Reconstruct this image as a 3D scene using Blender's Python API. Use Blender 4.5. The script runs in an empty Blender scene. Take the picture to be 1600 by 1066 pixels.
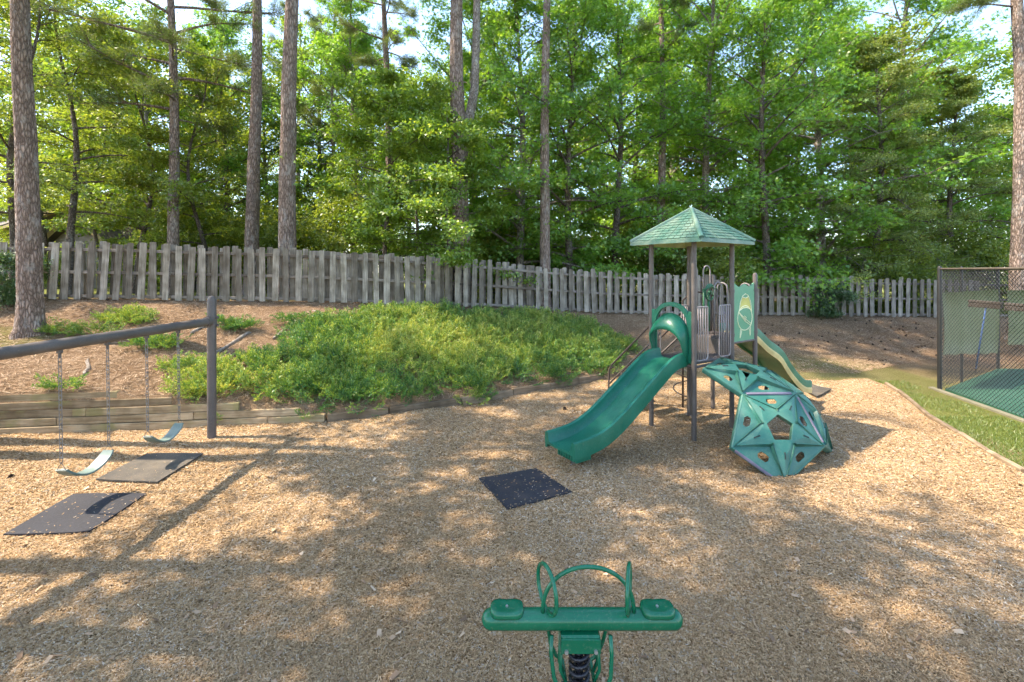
import bpy, math, random
import numpy as np
from mathutils import Vector, Matrix
R = math.radians
random.seed(7)

# ------------------------------------------------------------------ camera, sky, sun, exposure
H, F, HZ = 3.0, 711.1, 424.0            # eye height (m), focal length and horizon row of the photograph
sc = bpy.context.scene
cam_d = bpy.data.cameras.new("camera")
cam = bpy.data.objects.new("camera", cam_d)
sc.collection.objects.link(cam)
cam.location = (0, 0, H)
cam.rotation_euler = (R(90), 0, 0)
cam_d.sensor_width = 36.0
cam_d.lens = 16.0
cam_d.shift_y = -(533 - HZ) / 1600.0
cam_d.clip_start = 0.05
cam_d.clip_end = 600
sc.camera = cam

SUN_EL = 54.0
SUN_DIR = Vector((-0.99, 0.03, 0)).normalized()       # horizontal direction towards the sun
world = bpy.data.worlds.new("World")
sc.world = world
world.use_nodes = True
wn = world.node_tree
sky = wn.nodes.new("ShaderNodeTexSky")
sky.sky_type = 'NISHITA'
sky.sun_disc = False
sky.sun_elevation = R(SUN_EL)
sky.sun_rotation = math.atan2(SUN_DIR.x, SUN_DIR.y)
sky.air_density = 1.0
sky.dust_density = 0.8
sky.ozone_density = 0.8
wn.links.new(sky.outputs[0], wn.nodes["Background"].inputs[0])
wn.nodes["Background"].inputs[1].default_value = 0.135

sun_d = bpy.data.lights.new("sun", 'SUN')
sun_d.energy = 2.55
sun_d.angle = R(0.55)
sun_d.color = (1.0, 0.86, 0.68)
sun = bpy.data.objects.new("sun", sun_d)
sc.collection.objects.link(sun)
to_sun = Vector((SUN_DIR.x * math.cos(R(SUN_EL)), SUN_DIR.y * math.cos(R(SUN_EL)), math.sin(R(SUN_EL))))
sun.rotation_euler = (-to_sun).to_track_quat('-Z', 'Y').to_euler()
sun.location = to_sun * 40

sc.view_settings.view_transform = 'Standard'
sc.view_settings.look = 'None'
sc.view_settings.gamma = 1.0
sc.view_settings.use_curve_mapping = False
sc.view_settings.exposure = 2.42
sc.render.engine = 'CYCLES'
sc.cycles.max_bounces = 5
sc.cycles.diffuse_bounces = 3
sc.cycles.transmission_bounces = 5
sc.cycles.glossy_bounces = 2
sc.cycles.sample_clamp_indirect = 6.0
sc.cycles.use_adaptive_sampling = True
sc.cycles.adaptive_threshold = 0.03
try:
    sc.cycles.use_denoising = True
    sc.cycles.denoiser = 'OPENIMAGEDENOISE'
except Exception:
    pass

# ------------------------------------------------------------------ helpers
COL = sc.collection


def G(px, py, z=0.0):
    """world point at height z that the photograph shows at (px, py)"""
    Z = (H - z) * F / (py - HZ)
    return Vector(((px - 800) / F * Z, Z, z))


def at(px, py, Z):
    return Vector(((px - 800) / F * Z, Z, H - (py - HZ) * Z / F))


def tag(o, label=None, cat=None, group=None, kind=None):
    if label: o["label"] = label
    if cat: o["category"] = cat
    if group: o["group"] = group
    if kind: o["kind"] = kind
    return o


def empty(name, loc=(0, 0, 0), label=None, cat=None, group=None):
    o = bpy.data.objects.new(name, None)
    o.location = loc
    COL.objects.link(o)
    return tag(o, label, cat, group)


def root_loc(o):
    v = Vector((0, 0, 0))
    while o is not None:
        v += o.location
        o = o.parent
    return v


def np_mesh(name, V, Fc, mat=None, attr=None, smooth=False):
    """V (n,3), Fc (m,k) of one face size"""
    V = np.asarray(V, dtype=np.float32)
    Fc = np.asarray(Fc, dtype=np.int32)
    m = bpy.data.meshes.new(name)
    k = Fc.shape[1]
    m.vertices.add(len(V)); m.vertices.foreach_set("co", V.ravel())
    m.loops.add(Fc.size); m.loops.foreach_set("vertex_index", Fc.ravel())
    m.polygons.add(len(Fc))
    m.polygons.foreach_set("loop_start", np.arange(0, Fc.size, k, dtype=np.int32))
    m.polygons.foreach_set("loop_total", np.full(len(Fc), k, dtype=np.int32))
    if smooth:
        m.polygons.foreach_set("use_smooth", np.ones(len(Fc), dtype=bool))
    m.update(calc_edges=True)
    if attr is not None:
        a = m.attributes.new("var", 'FLOAT', 'POINT')
        a.data.foreach_set("value", np.asarray(attr, dtype=np.float32))
    if mat: m.materials.append(mat)
    return m


class MB:
    def __init__(s):
        s.v = []; s.f = []

    def add(s, V, Fc):
        b = len(s.v)
        s.v += [tuple(p) for p in V]
        s.f += [tuple(i + b for i in f) for f in Fc]

    def box(s, c, size, M=None, ch=0.0):
        """box about c with half-edges; chamfered when ch > 0"""
        hx, hy, hz = size[0] / 2, size[1] / 2, size[2] / 2
        c = Vector(c)
        P = []; Fc = []
        if ch <= 0:
            for x in (-hx, hx):
                for y in (-hy, hy):
                    for z in (-hz, hz): P.append(Vector((x, y, z)))
            Fc = [(0, 1, 3, 2), (4, 6, 7, 5), (0, 4, 5, 1), (2, 3, 7, 6), (0, 2, 6, 4), (1, 5, 7, 3)]
        else:
            idx = {}
            for sx in (-1, 1):
                for sy in (-1, 1):
                    for sz in (-1, 1):
                        for a in range(3):
                            q = [sx * hx, sy * hy, sz * hz]
                            for b in range(3):
                                if b != a: q[b] -= (sx, sy, sz)[b] * ch
                            idx[(sx, sy, sz, a)] = len(P); P.append(Vector(q))
            for a in range(3):
                b, d = (a + 1) % 3, (a + 2) % 3
                for sa in (-1, 1):
                    q = []
                    for sb, sd in ((-1, -1), (1, -1), (1, 1), (-1, 1)):
                        k = [0, 0, 0]; k[a] = sa; k[b] = sb; k[d] = sd
                        q.append(idx[(k[0], k[1], k[2], a)])
                    Fc.append(tuple(q if sa > 0 else q[::-1]))
                for sb in (-1, 1):
                    for sd in (-1, 1):
                        k1 = [0, 0, 0]; k1[a] = -1; k1[b] = sb; k1[d] = sd
                        k2 = list(k1); k2[a] = 1
                        Fc.append((idx[tuple(k1) + (b,)], idx[tuple(k2) + (b,)], idx[tuple(k2) + (d,)], idx[tuple(k1) + (d,)]))
            for sx in (-1, 1):
                for sy in (-1, 1):
                    for sz in (-1, 1):
                        Fc.append((idx[(sx, sy, sz, 0)], idx[(sx, sy, sz, 1)], idx[(sx, sy, sz, 2)]))
        if M is not None: P = [M @ p for p in P]
        s.add([p + c for p in P], Fc)

    def tube(s, pts, r, n=8, caps=True, closed=False):
        pts = [Vector(p) for p in pts]
        if not hasattr(r, '__len__'): r = [r] * len(pts)
        rings = []
        up = None
        m = len(pts)
        for i, p in enumerate(pts):
            if closed: d = pts[(i + 1) % m] - pts[i - 1]
            else: d = pts[min(i + 1, m - 1)] - pts[max(i - 1, 0)]
            if d.length < 1e-9: d = Vector((0, 0, 1))
            d.normalize()
            if up is None:
                up = Vector((0, 0, 1)) if abs(d.z) < 0.9 else Vector((1, 0, 0))
            a = d.cross(up)
            if a.length < 1e-6: a = d.orthogonal()
            a.normalize(); b = a.cross(d).normalized(); up = b
            rings.append([p + (a * math.cos(2 * math.pi * k / n) + b * math.sin(2 * math.pi * k / n)) * r[i] for k in range(n)])
        V = [q for rr in rings for q in rr]
        Fc = []
        for i in range(m if closed else m - 1):
            j = (i + 1) % m
            for k in range(n):
                k2 = (k + 1) % n
                Fc.append((i * n + k, j * n + k, j * n + k2, i * n + k2))
        if caps and not closed:
            Fc.append(tuple(range(n)))
            Fc.append(tuple((m - 1) * n + k for k in range(n))[::-1])
        s.add(V, Fc)

    def sweep(s, prof, frames):
        """closed profile [(a,b)..]; frames [(origin, axis_a, axis_b)..]"""
        n = len(prof); V = []; Fc = []
        for o, A, B in frames:
            V += [o + A * a + B * b for a, b in prof]
        for i in range(len(frames) - 1):
            for k in range(n):
                k2 = (k + 1) % n
                Fc.append((i * n + k, i * n + k2, (i + 1) * n + k2, (i + 1) * n + k))
        Fc.append(tuple(range(n))[::-1]); Fc.append(tuple((len(frames) - 1) * n + k for k in range(n)))
        s.add(V, Fc)

    def mesh(s, name, mat, off=Vector((0, 0, 0)), smooth=False):
        m = bpy.data.meshes.new(name)
        m.from_pydata([tuple(Vector(p) - off) for p in s.v], [], s.f)
        m.validate()
        if smooth:
            m.polygons.foreach_set("use_smooth", np.ones(len(m.polygons), dtype=bool))
        m.materials.append(mat)
        m.update()
        return m

    def build(s, name, mat, parent=None, smooth=False, bevel=0.0, sub=0, autosmooth=None):
        off = root_loc(parent) if parent else Vector((0, 0, 0))
        m = s.mesh(name, mat, off, smooth)
        o = bpy.data.objects.new(name, m)
        COL.objects.link(o)
        if parent: o.parent = parent
        if bevel:
            b = o.modifiers.new("bevel", 'BEVEL'); b.width = bevel; b.segments = 2; b.limit_method = 'ANGLE'; b.angle_limit = R(40)
        if sub:
            b = o.modifiers.new("subdivision", 'SUBSURF'); b.levels = sub; b.render_levels = sub
        if autosmooth:
            m.set_sharp_from_angle(angle=R(autosmooth))
        return o


def link_mesh(name, m, parent=None, loc=(0, 0, 0)):
    o = bpy.data.objects.new(name, m)
    COL.objects.link(o)
    if parent: o.parent = parent
    o.location = loc
    return o


def copy_tree(o, parent=None):
    c = o.copy(); COL.objects.link(c); c.parent = parent
    for ch in o.children: copy_tree(ch, c)
    return c


def lerp_tab(tab, x):
    if x <= tab[0][0]: return tab[0][1]
    for (x0, y0), (x1, y1) in zip(tab, tab[1:]):
        if x <= x1: return y0 + (y1 - y0) * (x - x0) / (x1 - x0)
    return tab[-1][1]


# ------------------------------------------------------------------ materials
def new_mat(name):
    m = bpy.data.materials.new(name); m.use_nodes = True
    return m, m.node_tree.nodes, m.node_tree.links, m.node_tree.nodes["Principled BSDF"]


def ramp(nt, stops, interp='LINEAR'):
    r = nt.nodes.new("ShaderNodeValToRGB")
    r.color_ramp.interpolation = interp
    el = r.color_ramp.elements
    el[0].position, el[0].color = stops[0][0], (*stops[0][1], 1)
    el[1].position, el[1].color = stops[-1][0], (*stops[-1][1], 1)
    for p, c in stops[1:-1]:
        e = el.new(p); e.color = (*c, 1)
    return r


def noise(nt, scale, detail=4, rough=0.6, vec=None, dist=0.0):
    n = nt.nodes.new("ShaderNodeTexNoise")
    n.inputs["Scale"].default_value = scale; n.inputs["Detail"].default_value = detail
    n.inputs["Roughness"].default_value = rough; n.inputs["Distortion"].default_value = dist
    if vec is not None: nt.links.new(vec, n.inputs["Vector"])
    return n


def mapped(nt, scale, coord="Object"):
    tc = nt.nodes.new("ShaderNodeTexCoord"); mp = nt.nodes.new("ShaderNodeMapping")
    mp.inputs["Scale"].default_value = scale
    nt.links.new(tc.outputs[coord], mp.inputs["Vector"])
    return mp.outputs[0]


def mixc(nt, fac, a, b, mode='MIX'):
    m = nt.nodes.new("ShaderNodeMix"); m.data_type = 'RGBA'; m.blend_type = mode
    for sock, val in ((m.inputs[0], fac), (m.inputs[6], a), (m.inputs[7], b)):
        if hasattr(val, 'is_output'): nt.links.new(val, sock)
        elif isinstance(val, (int, float)): sock.default_value = val
        else: sock.default_value = (*val, 1)
    return m.outputs[2]


def bump(nt, height, strength, dist, bsdf):
    b = nt.nodes.new("ShaderNodeBump"); b.inputs["Strength"].default_value = strength; b.inputs["Distance"].default_value = dist
    nt.links.new(height, b.inputs["Height"]); nt.links.new(b.outputs[0], bsdf.inputs["Normal"])
    return b


def plastic(name, col, rough=0.4, fade=None, dirt=0.25, spec=0.38):
    """moulded or coated surface: mild mottling, scuffs in the gloss, dust"""
    m, N, L, b = new_mat(name); nt = m.node_tree
    v = mapped(nt, (1, 1, 1))
    n1 = noise(nt, 2.3, 5, 0.6, v)
    fade = fade or tuple(min(1, c * 1.5 + 0.03) for c in col)
    rp = ramp(nt, [(0.42, (0, 0, 0)), (0.75, (1, 1, 1))]); L.new(n1.outputs[0], rp.inputs[0])
    c1 = mixc(nt, rp.outputs[0], col, fade)
    n2 = noise(nt, 38, 6, 0.7, v)
    rp2 = ramp(nt, [(0.55, (0, 0, 0)), (0.72, (dirt,) * 3)]); L.new(n2.outputs[0], rp2.inputs[0])
    c2 = mixc(nt, rp2.outputs[0], c1, (0.30, 0.25, 0.17))
    v3 = mapped(nt, (9, 9, 1.3)); n3 = noise(nt, 5, 5, 0.75, v3, 1.5)
    rp3 = ramp(nt, [(0.60, (0, 0, 0)), (0.70, (0.28,) * 3)]); L.new(n3.outputs[0], rp3.inputs[0])
    c2 = mixc(nt, rp3.outputs[0], c2, tuple(min(1, c * 1.3 + .05) for c in fade))
    L.new(c2, b.inputs["Base Color"])
    rr = ramp(nt, [(0.3, (rough * 0.75,) * 3), (0.8, (min(1, rough * 1.5),) * 3)]); L.new(n2.outputs[0], rr.inputs[0])
    L.new(rr.outputs[0], b.inputs["Roughness"])
    b.inputs["Specular IOR Level"].default_value = spec
    bump(nt, n2.outputs[0], 0.06, 0.01, b)
    return m


def wood(name, dark, light, grain=(1, 1, 1), moss=None, along='Z'):
    """weathered boards: grain stretched along the piece, each object with a tint of its own"""
    m, N, L, b = new_mat(name); nt = m.node_tree
    s = {'Z': (30, 30, 1.6), 'X': (1.6, 30, 30)}[along]
    tc = N.new("ShaderNodeTexCoord"); oi = N.new("ShaderNodeObjectInfo")
    add = N.new("ShaderNodeVectorMath"); add.operation = 'ADD'
    mul = N.new("ShaderNodeMath"); mul.operation = 'MULTIPLY'; mul.inputs[1].default_value = 57.0
    L.new(oi.outputs["Random"], mul.inputs[0])
    L.new(tc.outputs["Object"], add.inputs[0]); L.new(mul.outputs[0], add.inputs[1])
    mp = N.new("ShaderNodeMapping"); mp.inputs["Scale"].default_value = s; L.new(add.outputs[0], mp.inputs[0])
    n1 = noise(nt, 1.0, 6, 0.65, mp.outputs[0], 0.6)
    rp = ramp(nt, [(0.3, dark), (0.72, light)]); L.new(n1.outputs[0], rp.inputs[0])
    n2 = noise(nt, 3.0, 3, 0.5, add.outputs[0])
    tint = ramp(nt, [(0.0, (0.60, 0.57, 0.54)), (0.45, (0.95, 0.93, 0.90)), (1.0, (1.25, 1.22, 1.18))]); L.new(oi.outputs["Random"], tint.inputs[0])
    c = mixc(nt, 1.0, rp.outputs[0], tint.outputs[0], 'MULTIPLY')
    st = ramp(nt, [(0.35, (0.62, 0.6, 0.56)), (0.65, (1.05, 1.05, 1.05))]); L.new(n2.outputs[0], st.inputs[0])
    c = mixc(nt, 1.0, c, st.outputs[0], 'MULTIPLY')
    if moss:
        n3 = noise(nt, 1.7, 4, 0.6, add.outputs[0]); rm = ramp(nt, [(0.5, (0, 0, 0)), (0.7, (0.75,) * 3)]); L.new(n3.outputs[0], rm.inputs[0])
        c = mixc(nt, rm.outputs[0], c, moss)
    L.new(c, b.inputs["Base Color"]); b.inputs["Roughness"].default_value = 0.9
    b.inputs["Specular IOR Level"].default_value = 0.15
    bump(nt, n1.outputs[0], 0.5, 0.01, b)
    return m


def bark(name, ridge, groove, lichen, scale=(13, 13, 3.2)):
    m, N, L, b = new_mat(name); nt = m.node_tree
    v = mapped(nt, scale)
    nd = noise(nt, 1.3, 4, 0.6, v)
    ad = N.new("ShaderNodeVectorMath"); ad.operation = 'MULTIPLY_ADD'; ad.inputs[1].default_value = (0.9, 0.9, 0.9)
    L.new(nd.outputs["Color"], ad.inputs[0]); L.new(v, ad.inputs[2])
    vo = N.new("ShaderNodeTexVoronoi"); vo.feature = 'DISTANCE_TO_EDGE'; vo.inputs["Scale"].default_value = 1.0; L.new(ad.outputs[0], vo.inputs["Vector"])
    vc = N.new("ShaderNodeTexVoronoi"); vc.inputs["Scale"].default_value = 1.0; L.new(ad.outputs[0], vc.inputs["Vector"])
    rp = ramp(nt, [(0.0, groove), (0.12, tuple((a + c) / 2 for a, c in zip(ridge, groove))), (0.3, ridge)]); L.new(vo.outputs["Distance"], rp.inputs[0])
    cellv = ramp(nt, [(0.0, (0.72, 0.70, 0.68)), (1.0, (1.25, 1.22, 1.2))]); L.new(vc.outputs["Color"], cellv.inputs[0])
    c = mixc(nt, 1.0, rp.outputs[0], cellv.outputs[0], 'MULTIPLY')
    v2 = mapped(nt, (1, 1, 0.5))
    n2 = noise(nt, 3.5, 6, 0.75, v2); rl = ramp(nt, [(0.52, (0, 0, 0)), (0.68, (0.7,) * 3)]); L.new(n2.outputs[0], rl.inputs[0])
    c = mixc(nt, rl.outputs[0], c, lichen)
    L.new(c, b.inputs["Base Color"]); b.inputs["Roughness"].default_value = 0.95; b.inputs["Specular IOR Level"].default_value = 0.1
    hr = ramp(nt, [(0.0, (0, 0, 0)), (0.28, (1, 1, 1))]); L.new(vo.outputs["Distance"], hr.inputs[0])
    bump(nt, hr.outputs[0], 0.9, 0.03, b)
    return m


def leaf(name, stops, trans=0.45, tcol=1.35, gloss=0.05):
    m = bpy.data.materials.new(name); m.use_nodes = True; nt = m.node_tree; nt.nodes.clear()
    N, L = nt.nodes, nt.links
    out = N.new("ShaderNodeOutputMaterial")
    at_ = N.new("ShaderNodeAttribute"); at_.attribute_name = "var"
    rp = ramp(nt, stops); L.new(at_.outputs["Fac"], rp.inputs[0])
    d = N.new("ShaderNodeBsdfDiffuse"); t = N.new("ShaderNodeBsdfTranslucent"); g = N.new("ShaderNodeBsdfGlossy")
    g.inputs["Roughness"].default_value = 0.42
    L.new(rp.outputs[0], d.inputs[0])
    tc = mixc(nt, 1.0, rp.outputs[0], (tcol * 1.15, tcol, tcol * 0.45), 'MULTIPLY'); L.new(tc, t.inputs[0])
    mx = N.new("ShaderNodeMixShader"); mx.inputs[0].default_value = trans; L.new(d.outputs[0], mx.inputs[1]); L.new(t.outputs[0], mx.inputs[2])
    m2 = N.new("ShaderNodeMixShader"); m2.inputs[0].default_value = gloss; L.new(mx.outputs[0], m2.inputs[1]); L.new(g.outputs[0], m2.inputs[2])
    L.new(m2.outputs[0], out.inputs[0])
    return m


def varied(name, stops, rough=0.9):
    """loose litter: colour picked per piece"""
    m, N, L, b = new_mat(name); nt = m.node_tree
    a = N.new("ShaderNodeAttribute"); a.attribute_name = "var"
    rp = ramp(nt, stops); L.new(a.outputs["Fac"], rp.inputs[0]); L.new(rp.outputs[0], b.inputs["Base Color"])
    b.inputs["Roughness"].default_value = rough; b.inputs["Specular IOR Level"].default_value = 0.15
    return m


M = {}
CHIP = [(0.0, (0.095, 0.054, 0.024)), (0.25, (0.235, 0.145, 0.070)), (0.55, (0.375, 0.248, 0.128)), (0.8, (0.49, 0.345, 0.195)), (0.93, (0.41, 0.365, 0.30)), (1.0, (0.62, 0.51, 0.355))]
M['chip'] = varied('wood_chip', CHIP)
STRAW = [(0.0, (0.12, 0.075, 0.045)), (0.35, (0.29, 0.19, 0.115)), (0.7, (0.44, 0.31, 0.195)), (1.0, (0.60, 0.47, 0.33))]
M['straw'] = varied('pine_needle_litter', STRAW)
M['board'] = wood('weathered_fence_wood', (0.155, 0.132, 0.105), (0.43, 0.39, 0.33))
M['rail'] = wood('weathered_rail_wood', (0.16, 0.135, 0.115), (0.36, 0.32, 0.28), along='X')
M['timber'] = wood('treated_timber', (0.25, 0.18, 0.105), (0.52, 0.405, 0.265), moss=(0.24, 0.215, 0.085), along='X')
M['edge_timber'] = wood('edging_timber', (0.15, 0.11, 0.075), (0.33, 0.255, 0.175), along='X')
M['pine_bark'] = bark('pine_bark', (0.33, 0.255, 0.21), (0.12, 0.088, 0.07), (0.42, 0.39, 0.35), (17, 17, 4.5))
M['grey_bark'] = bark('grey_bark', (0.33, 0.285, 0.24), (0.14, 0.115, 0.095), (0.45, 0.43, 0.39), (20, 20, 7))
M['dark_bark'] = bark('dark_bark', (0.19, 0.155, 0.125), (0.07, 0.055, 0.045), (0.30, 0.285, 0.23), (24, 24, 9))
M['gum_leaf'] = leaf('sweetgum_leaf', [(0, (0.080, 0.19, 0.028)), (0.5, (0.140, 0.295, 0.042)), (0.85, (0.215, 0.365, 0.055)), (1, (0.33, 0.43, 0.075))], 0.54, 1.6)
M['maple_leaf'] = leaf('understorey_leaf', [(0, (0.095, 0.180, 0.026)), (0.5, (0.155, 0.270, 0.038)), (0.85, (0.225, 0.325, 0.048)), (1, (0.32, 0.38, 0.065))], 0.5, 1.5)
M['lime_leaf'] = leaf('backlit_leaf', [(0, (0.085, 0.15, 0.024)), (0.5, (0.155, 0.23, 0.036)), (1, (0.28, 0.33, 0.06))], 0.55, 1.5)
M['cedar_leaf'] = leaf('feathery_leaf', [(0, (0.090, 0.150, 0.040)), (0.5, (0.155, 0.230, 0.056)), (1, (0.28, 0.31, 0.085))], 0.46, 1.5)
M['needle'] = leaf('pine_needles', [(0, (0.070, 0.120, 0.032)), (0.6, (0.120, 0.180, 0.048)), (1, (0.22, 0.235, 0.08))], 0.42)
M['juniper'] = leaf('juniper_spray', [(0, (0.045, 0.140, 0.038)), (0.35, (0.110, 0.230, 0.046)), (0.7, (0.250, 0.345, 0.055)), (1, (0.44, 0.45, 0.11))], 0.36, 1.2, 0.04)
M['ground_leaf'] = leaf('shrub_leaf', [(0, (0.03, 0.075, 0.022)), (0.6, (0.065, 0.135, 0.036)), (1, (0.12, 0.19, 0.05))], 0.25, 1.2, 0.08)
M['grass'] = leaf('grass_blade', [(0, (0.07, 0.12, 0.02)), (0.5, (0.14, 0.20, 0.035)), (1, (0.28, 0.28, 0.08))], 0.35)
M['post'] = plastic('brown_powder_coat', (0.088, 0.072, 0.062), 0.5, (0.13, 0.107, 0.092), 0.3)
M['rod'] = plastic('brown_coated_rod', (0.055, 0.040, 0.033), 0.45, (0.09, 0.066, 0.055), 0.2)
M['bar'] = plastic('taupe_coated_bar', (0.24, 0.20, 0.19), 0.45, (0.30, 0.26, 0.24), 0.2)
M['slide'] = plastic('green_moulded_plastic', (0.005, 0.105, 0.060), 0.33, (0.020, 0.145, 0.090), 0.22)
M['dome'] = plastic('faded_teal_plastic', (0.022, 0.108, 0.082), 0.4, (0.075, 0.180, 0.130), 0.22)
M['roof'] = plastic('pale_green_plastic', (0.050, 0.125, 0.092), 0.42, (0.20, 0.245, 0.185), 0.35)
M['roof_under'] = plastic('roof_underside', (0.25, 0.31, 0.13), 0.6)
M['panel'] = plastic('light_green_panel', (0.105, 0.27, 0.15), 0.45, (0.15, 0.31, 0.185), 0.15)
M['cream'] = plastic('cream_plastic', (0.62, 0.60, 0.38), 0.5)
M['yellow'] = plastic('mustard_plastic', (0.42, 0.37, 0.085), 0.5)
M['tan'] = plastic('tan_plastic', (0.42, 0.32, 0.125), 0.45)
M['slide_dark'] = plastic('dark_green_plastic', (0.016, 0.105, 0.040), 0.4)
M['deck'] = plastic('deck_coating', (0.075, 0.062, 0.058), 0.7, (0.12, 0.10, 0.09), 0.3)
M['seam'] = plastic('seam_strip', (0.115, 0.10, 0.135), 0.55)
M['slot'] = plastic('dark_slot', (0.008, 0.02, 0.017), 0.8)
M['rubber'] = plastic('black_rubber', (0.016, 0.016, 0.021), 0.75, (0.026, 0.025, 0.030), 0.18)
M['rubber_dusty'] = plastic('dusty_rubber', (0.060, 0.052, 0.042), 0.9, (0.125, 0.102, 0.074), 0.6)
M['chain'] = plastic('dull_chain', (0.15, 0.135, 0.118), 0.45)
M['seat'] = plastic('swing_belt', (0.10, 0.15, 0.13), 0.45, (0.24, 0.28, 0.235), 0.4)
M['rider'] = plastic('glossy_green_enamel', (0.003, 0.100, 0.045), 0.2, (0.012, 0.135, 0.066), 0.16, 0.4)
M['spring'] = plastic('black_spring_steel', (0.010, 0.010, 0.014), 0.25)
M['bolt'] = plastic('zinc_bolt', (0.45, 0.45, 0.44), 0.35)
M['bolt'].node_tree.nodes["Principled BSDF"].inputs["Metallic"].default_value = 0.8
M['fence_metal'] = plastic('black_vinyl_wire', (0.012, 0.012, 0.011), 0.45, (0.022, 0.021, 0.019), 0.15)
M['rail_dust'] = plastic('dusty_rail', (0.085, 0.068, 0.05), 0.8)
M['screen'] = plastic('faded_windscreen', (0.150, 0.145, 0.062), 0.85, (0.20, 0.185, 0.09), 0.25)
M['court'] = plastic('court_green', (0.016, 0.085, 0.046), 0.8, (0.038, 0.11, 0.066), 0.35)
M['concrete'] = plastic('concrete', (0.13, 0.12, 0.075), 0.9, (0.19, 0.17, 0.115), 0.4)
M['blue'] = plastic('blue_handle', (0.045, 0.095, 0.23), 0.5)
M['bristle'] = plastic('dark_bristles', (0.045, 0.035, 0.028), 0.9)
M['house_wall'] = plastic('house_siding', (0.21, 0.175, 0.135), 0.9)
M['house_roof'] = plastic('shingle_roof', (0.12, 0.098, 0.078), 0.95, (0.16, 0.13, 0.10))
M['house_trim'] = plastic('gable_trim', (0.26, 0.19, 0.075), 0.7)
M['glass'] = plastic('window_glass', (0.03, 0.035, 0.04), 0.08, spec=1.0)
M['cone'] = plastic('pine_cone', (0.050, 0.030, 0.020), 0.9)
M['root'] = bark('weathered_root', (0.48, 0.42, 0.36), (0.28, 0.23, 0.18), (0.52, 0.49, 0.44), (30, 30, 30))


def ground_material():
    m, N, L, b = new_mat('ground_litter'); nt = m.node_tree
    g = N.new("ShaderNodeNewGeometry")
    n1 = noise(nt, 0.9, 5, 0.6, g.outputs["Position"]); n2 = noise(nt, 28, 6, 0.75, g.outputs["Position"]); n3 = noise(nt, 120, 3, 0.7, g.outputs["Position"])
    mx = N.new("ShaderNodeMath"); mx.operation = 'MULTIPLY_ADD'; mx.inputs[1].default_value = 0.5; L.new(n3.outputs[0], mx.inputs[0])
    hf = N.new("ShaderNodeMath"); hf.operation = 'MULTIPLY'; hf.inputs[1].default_value = 0.5; L.new(n2.outputs[0], hf.inputs[0]); L.new(hf.outputs[0], mx.inputs[2])
    rp = ramp(nt, [(0.32, (0.075, 0.048, 0.030)), (0.46, (0.22, 0.145, 0.088)), (0.56, (0.36, 0.25, 0.155)), (0.7, (0.50, 0.37, 0.25))]); L.new(mx.outputs[0], rp.inputs[0])
    big = ramp(nt, [(0.35, (0.72, 0.68, 0.64)), (0.65, (1.1, 1.08, 1.05))]); L.new(n1.outputs[0], big.inputs[0])
    c = mixc(nt, 1.0, rp.outputs[0], big.outputs[0], 'MULTIPLY')
    a = N.new("ShaderNodeAttribute"); a.attribute_name = "var"          # 1 where turf or moss grows
    gr = ramp(nt, [(0.35, (0.05, 0.075, 0.018)), (0.5, (0.13, 0.165, 0.03)), (0.65, (0.25, 0.25, 0.07))]); L.new(mx.outputs[0], gr.inputs[0])
    ms = N.new("ShaderNodeMath"); ms.operation = 'MULTIPLY_ADD'; ms.inputs[1].default_value = 2.2; L.new(n2.outputs[0], ms.inputs[0]); ms.inputs[2].default_value = -1.1
    ad = N.new("ShaderNodeMath"); ad.operation = 'ADD'; ad.use_clamp = True; L.new(a.outputs["Fac"], ad.inputs[0]); 
    sm = N.new("ShaderNodeMath"); sm.operation = 'MULTIPLY'; L.new(a.outputs["Fac"], sm.inputs[0]); L.new(ms.outputs[0], sm.inputs[1]); L.new(sm.outputs[0], ad.inputs[1])
    c = mixc(nt, ad.outputs[0], c, gr.outputs[0])
    L.new(c, b.inputs["Base Color"]); b.inputs["Roughness"].default_value = 1.0; b.inputs["Specular IOR Level"].default_value = 0.05
    bump(nt, mx.outputs[0], 1.0, 0.05, b)
    return m


def chip_material():
    m, N, L, b = new_mat('wood_chip_surface'); nt = m.node_tree
    g = N.new("ShaderNodeNewGeometry")
    nw = noise(nt, 6, 2, 0.5, g.outputs["Position"])
    ad = N.new("ShaderNodeVectorMath"); ad.operation = 'MULTIPLY_ADD'; ad.inputs[1].default_value = (0.5, 0.5, 0.5)
    L.new(nw.outputs["Color"], ad.inputs[0]); L.new(g.outputs["Position"], ad.inputs[2])
    v1 = N.new("ShaderNodeTexVoronoi"); v1.inputs["Scale"].default_value = 42; L.new(ad.outputs[0], v1.inputs["Vector"])
    sp = N.new("ShaderNodeSeparateColor"); L.new(v1.outputs["Color"], sp.inputs[0])
    rp = ramp(nt, CHIP); L.new(sp.outputs[0], rp.inputs[0])
    n1 = noise(nt, 0.8, 4, 0.6, g.outputs["Position"])
    big = ramp(nt, [(0.35, (0.80, 0.78, 0.76)), (0.65, (1.06, 1.05, 1.03))]); L.new(n1.outputs[0], big.inputs[0])
    c = mixc(nt, 1.0, rp.outputs[0], big.outputs[0], 'MULTIPLY')
    L.new(c, b.inputs["Base Color"]); b.inputs["Roughness"].default_value = 1.0; b.inputs["Specular IOR Level"].default_value = 0.05
    bump(nt, sp.outputs[1], 0.8, 0.02, b)
    return m


M['ground'] = ground_material()
M['chips'] = chip_material()

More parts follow.
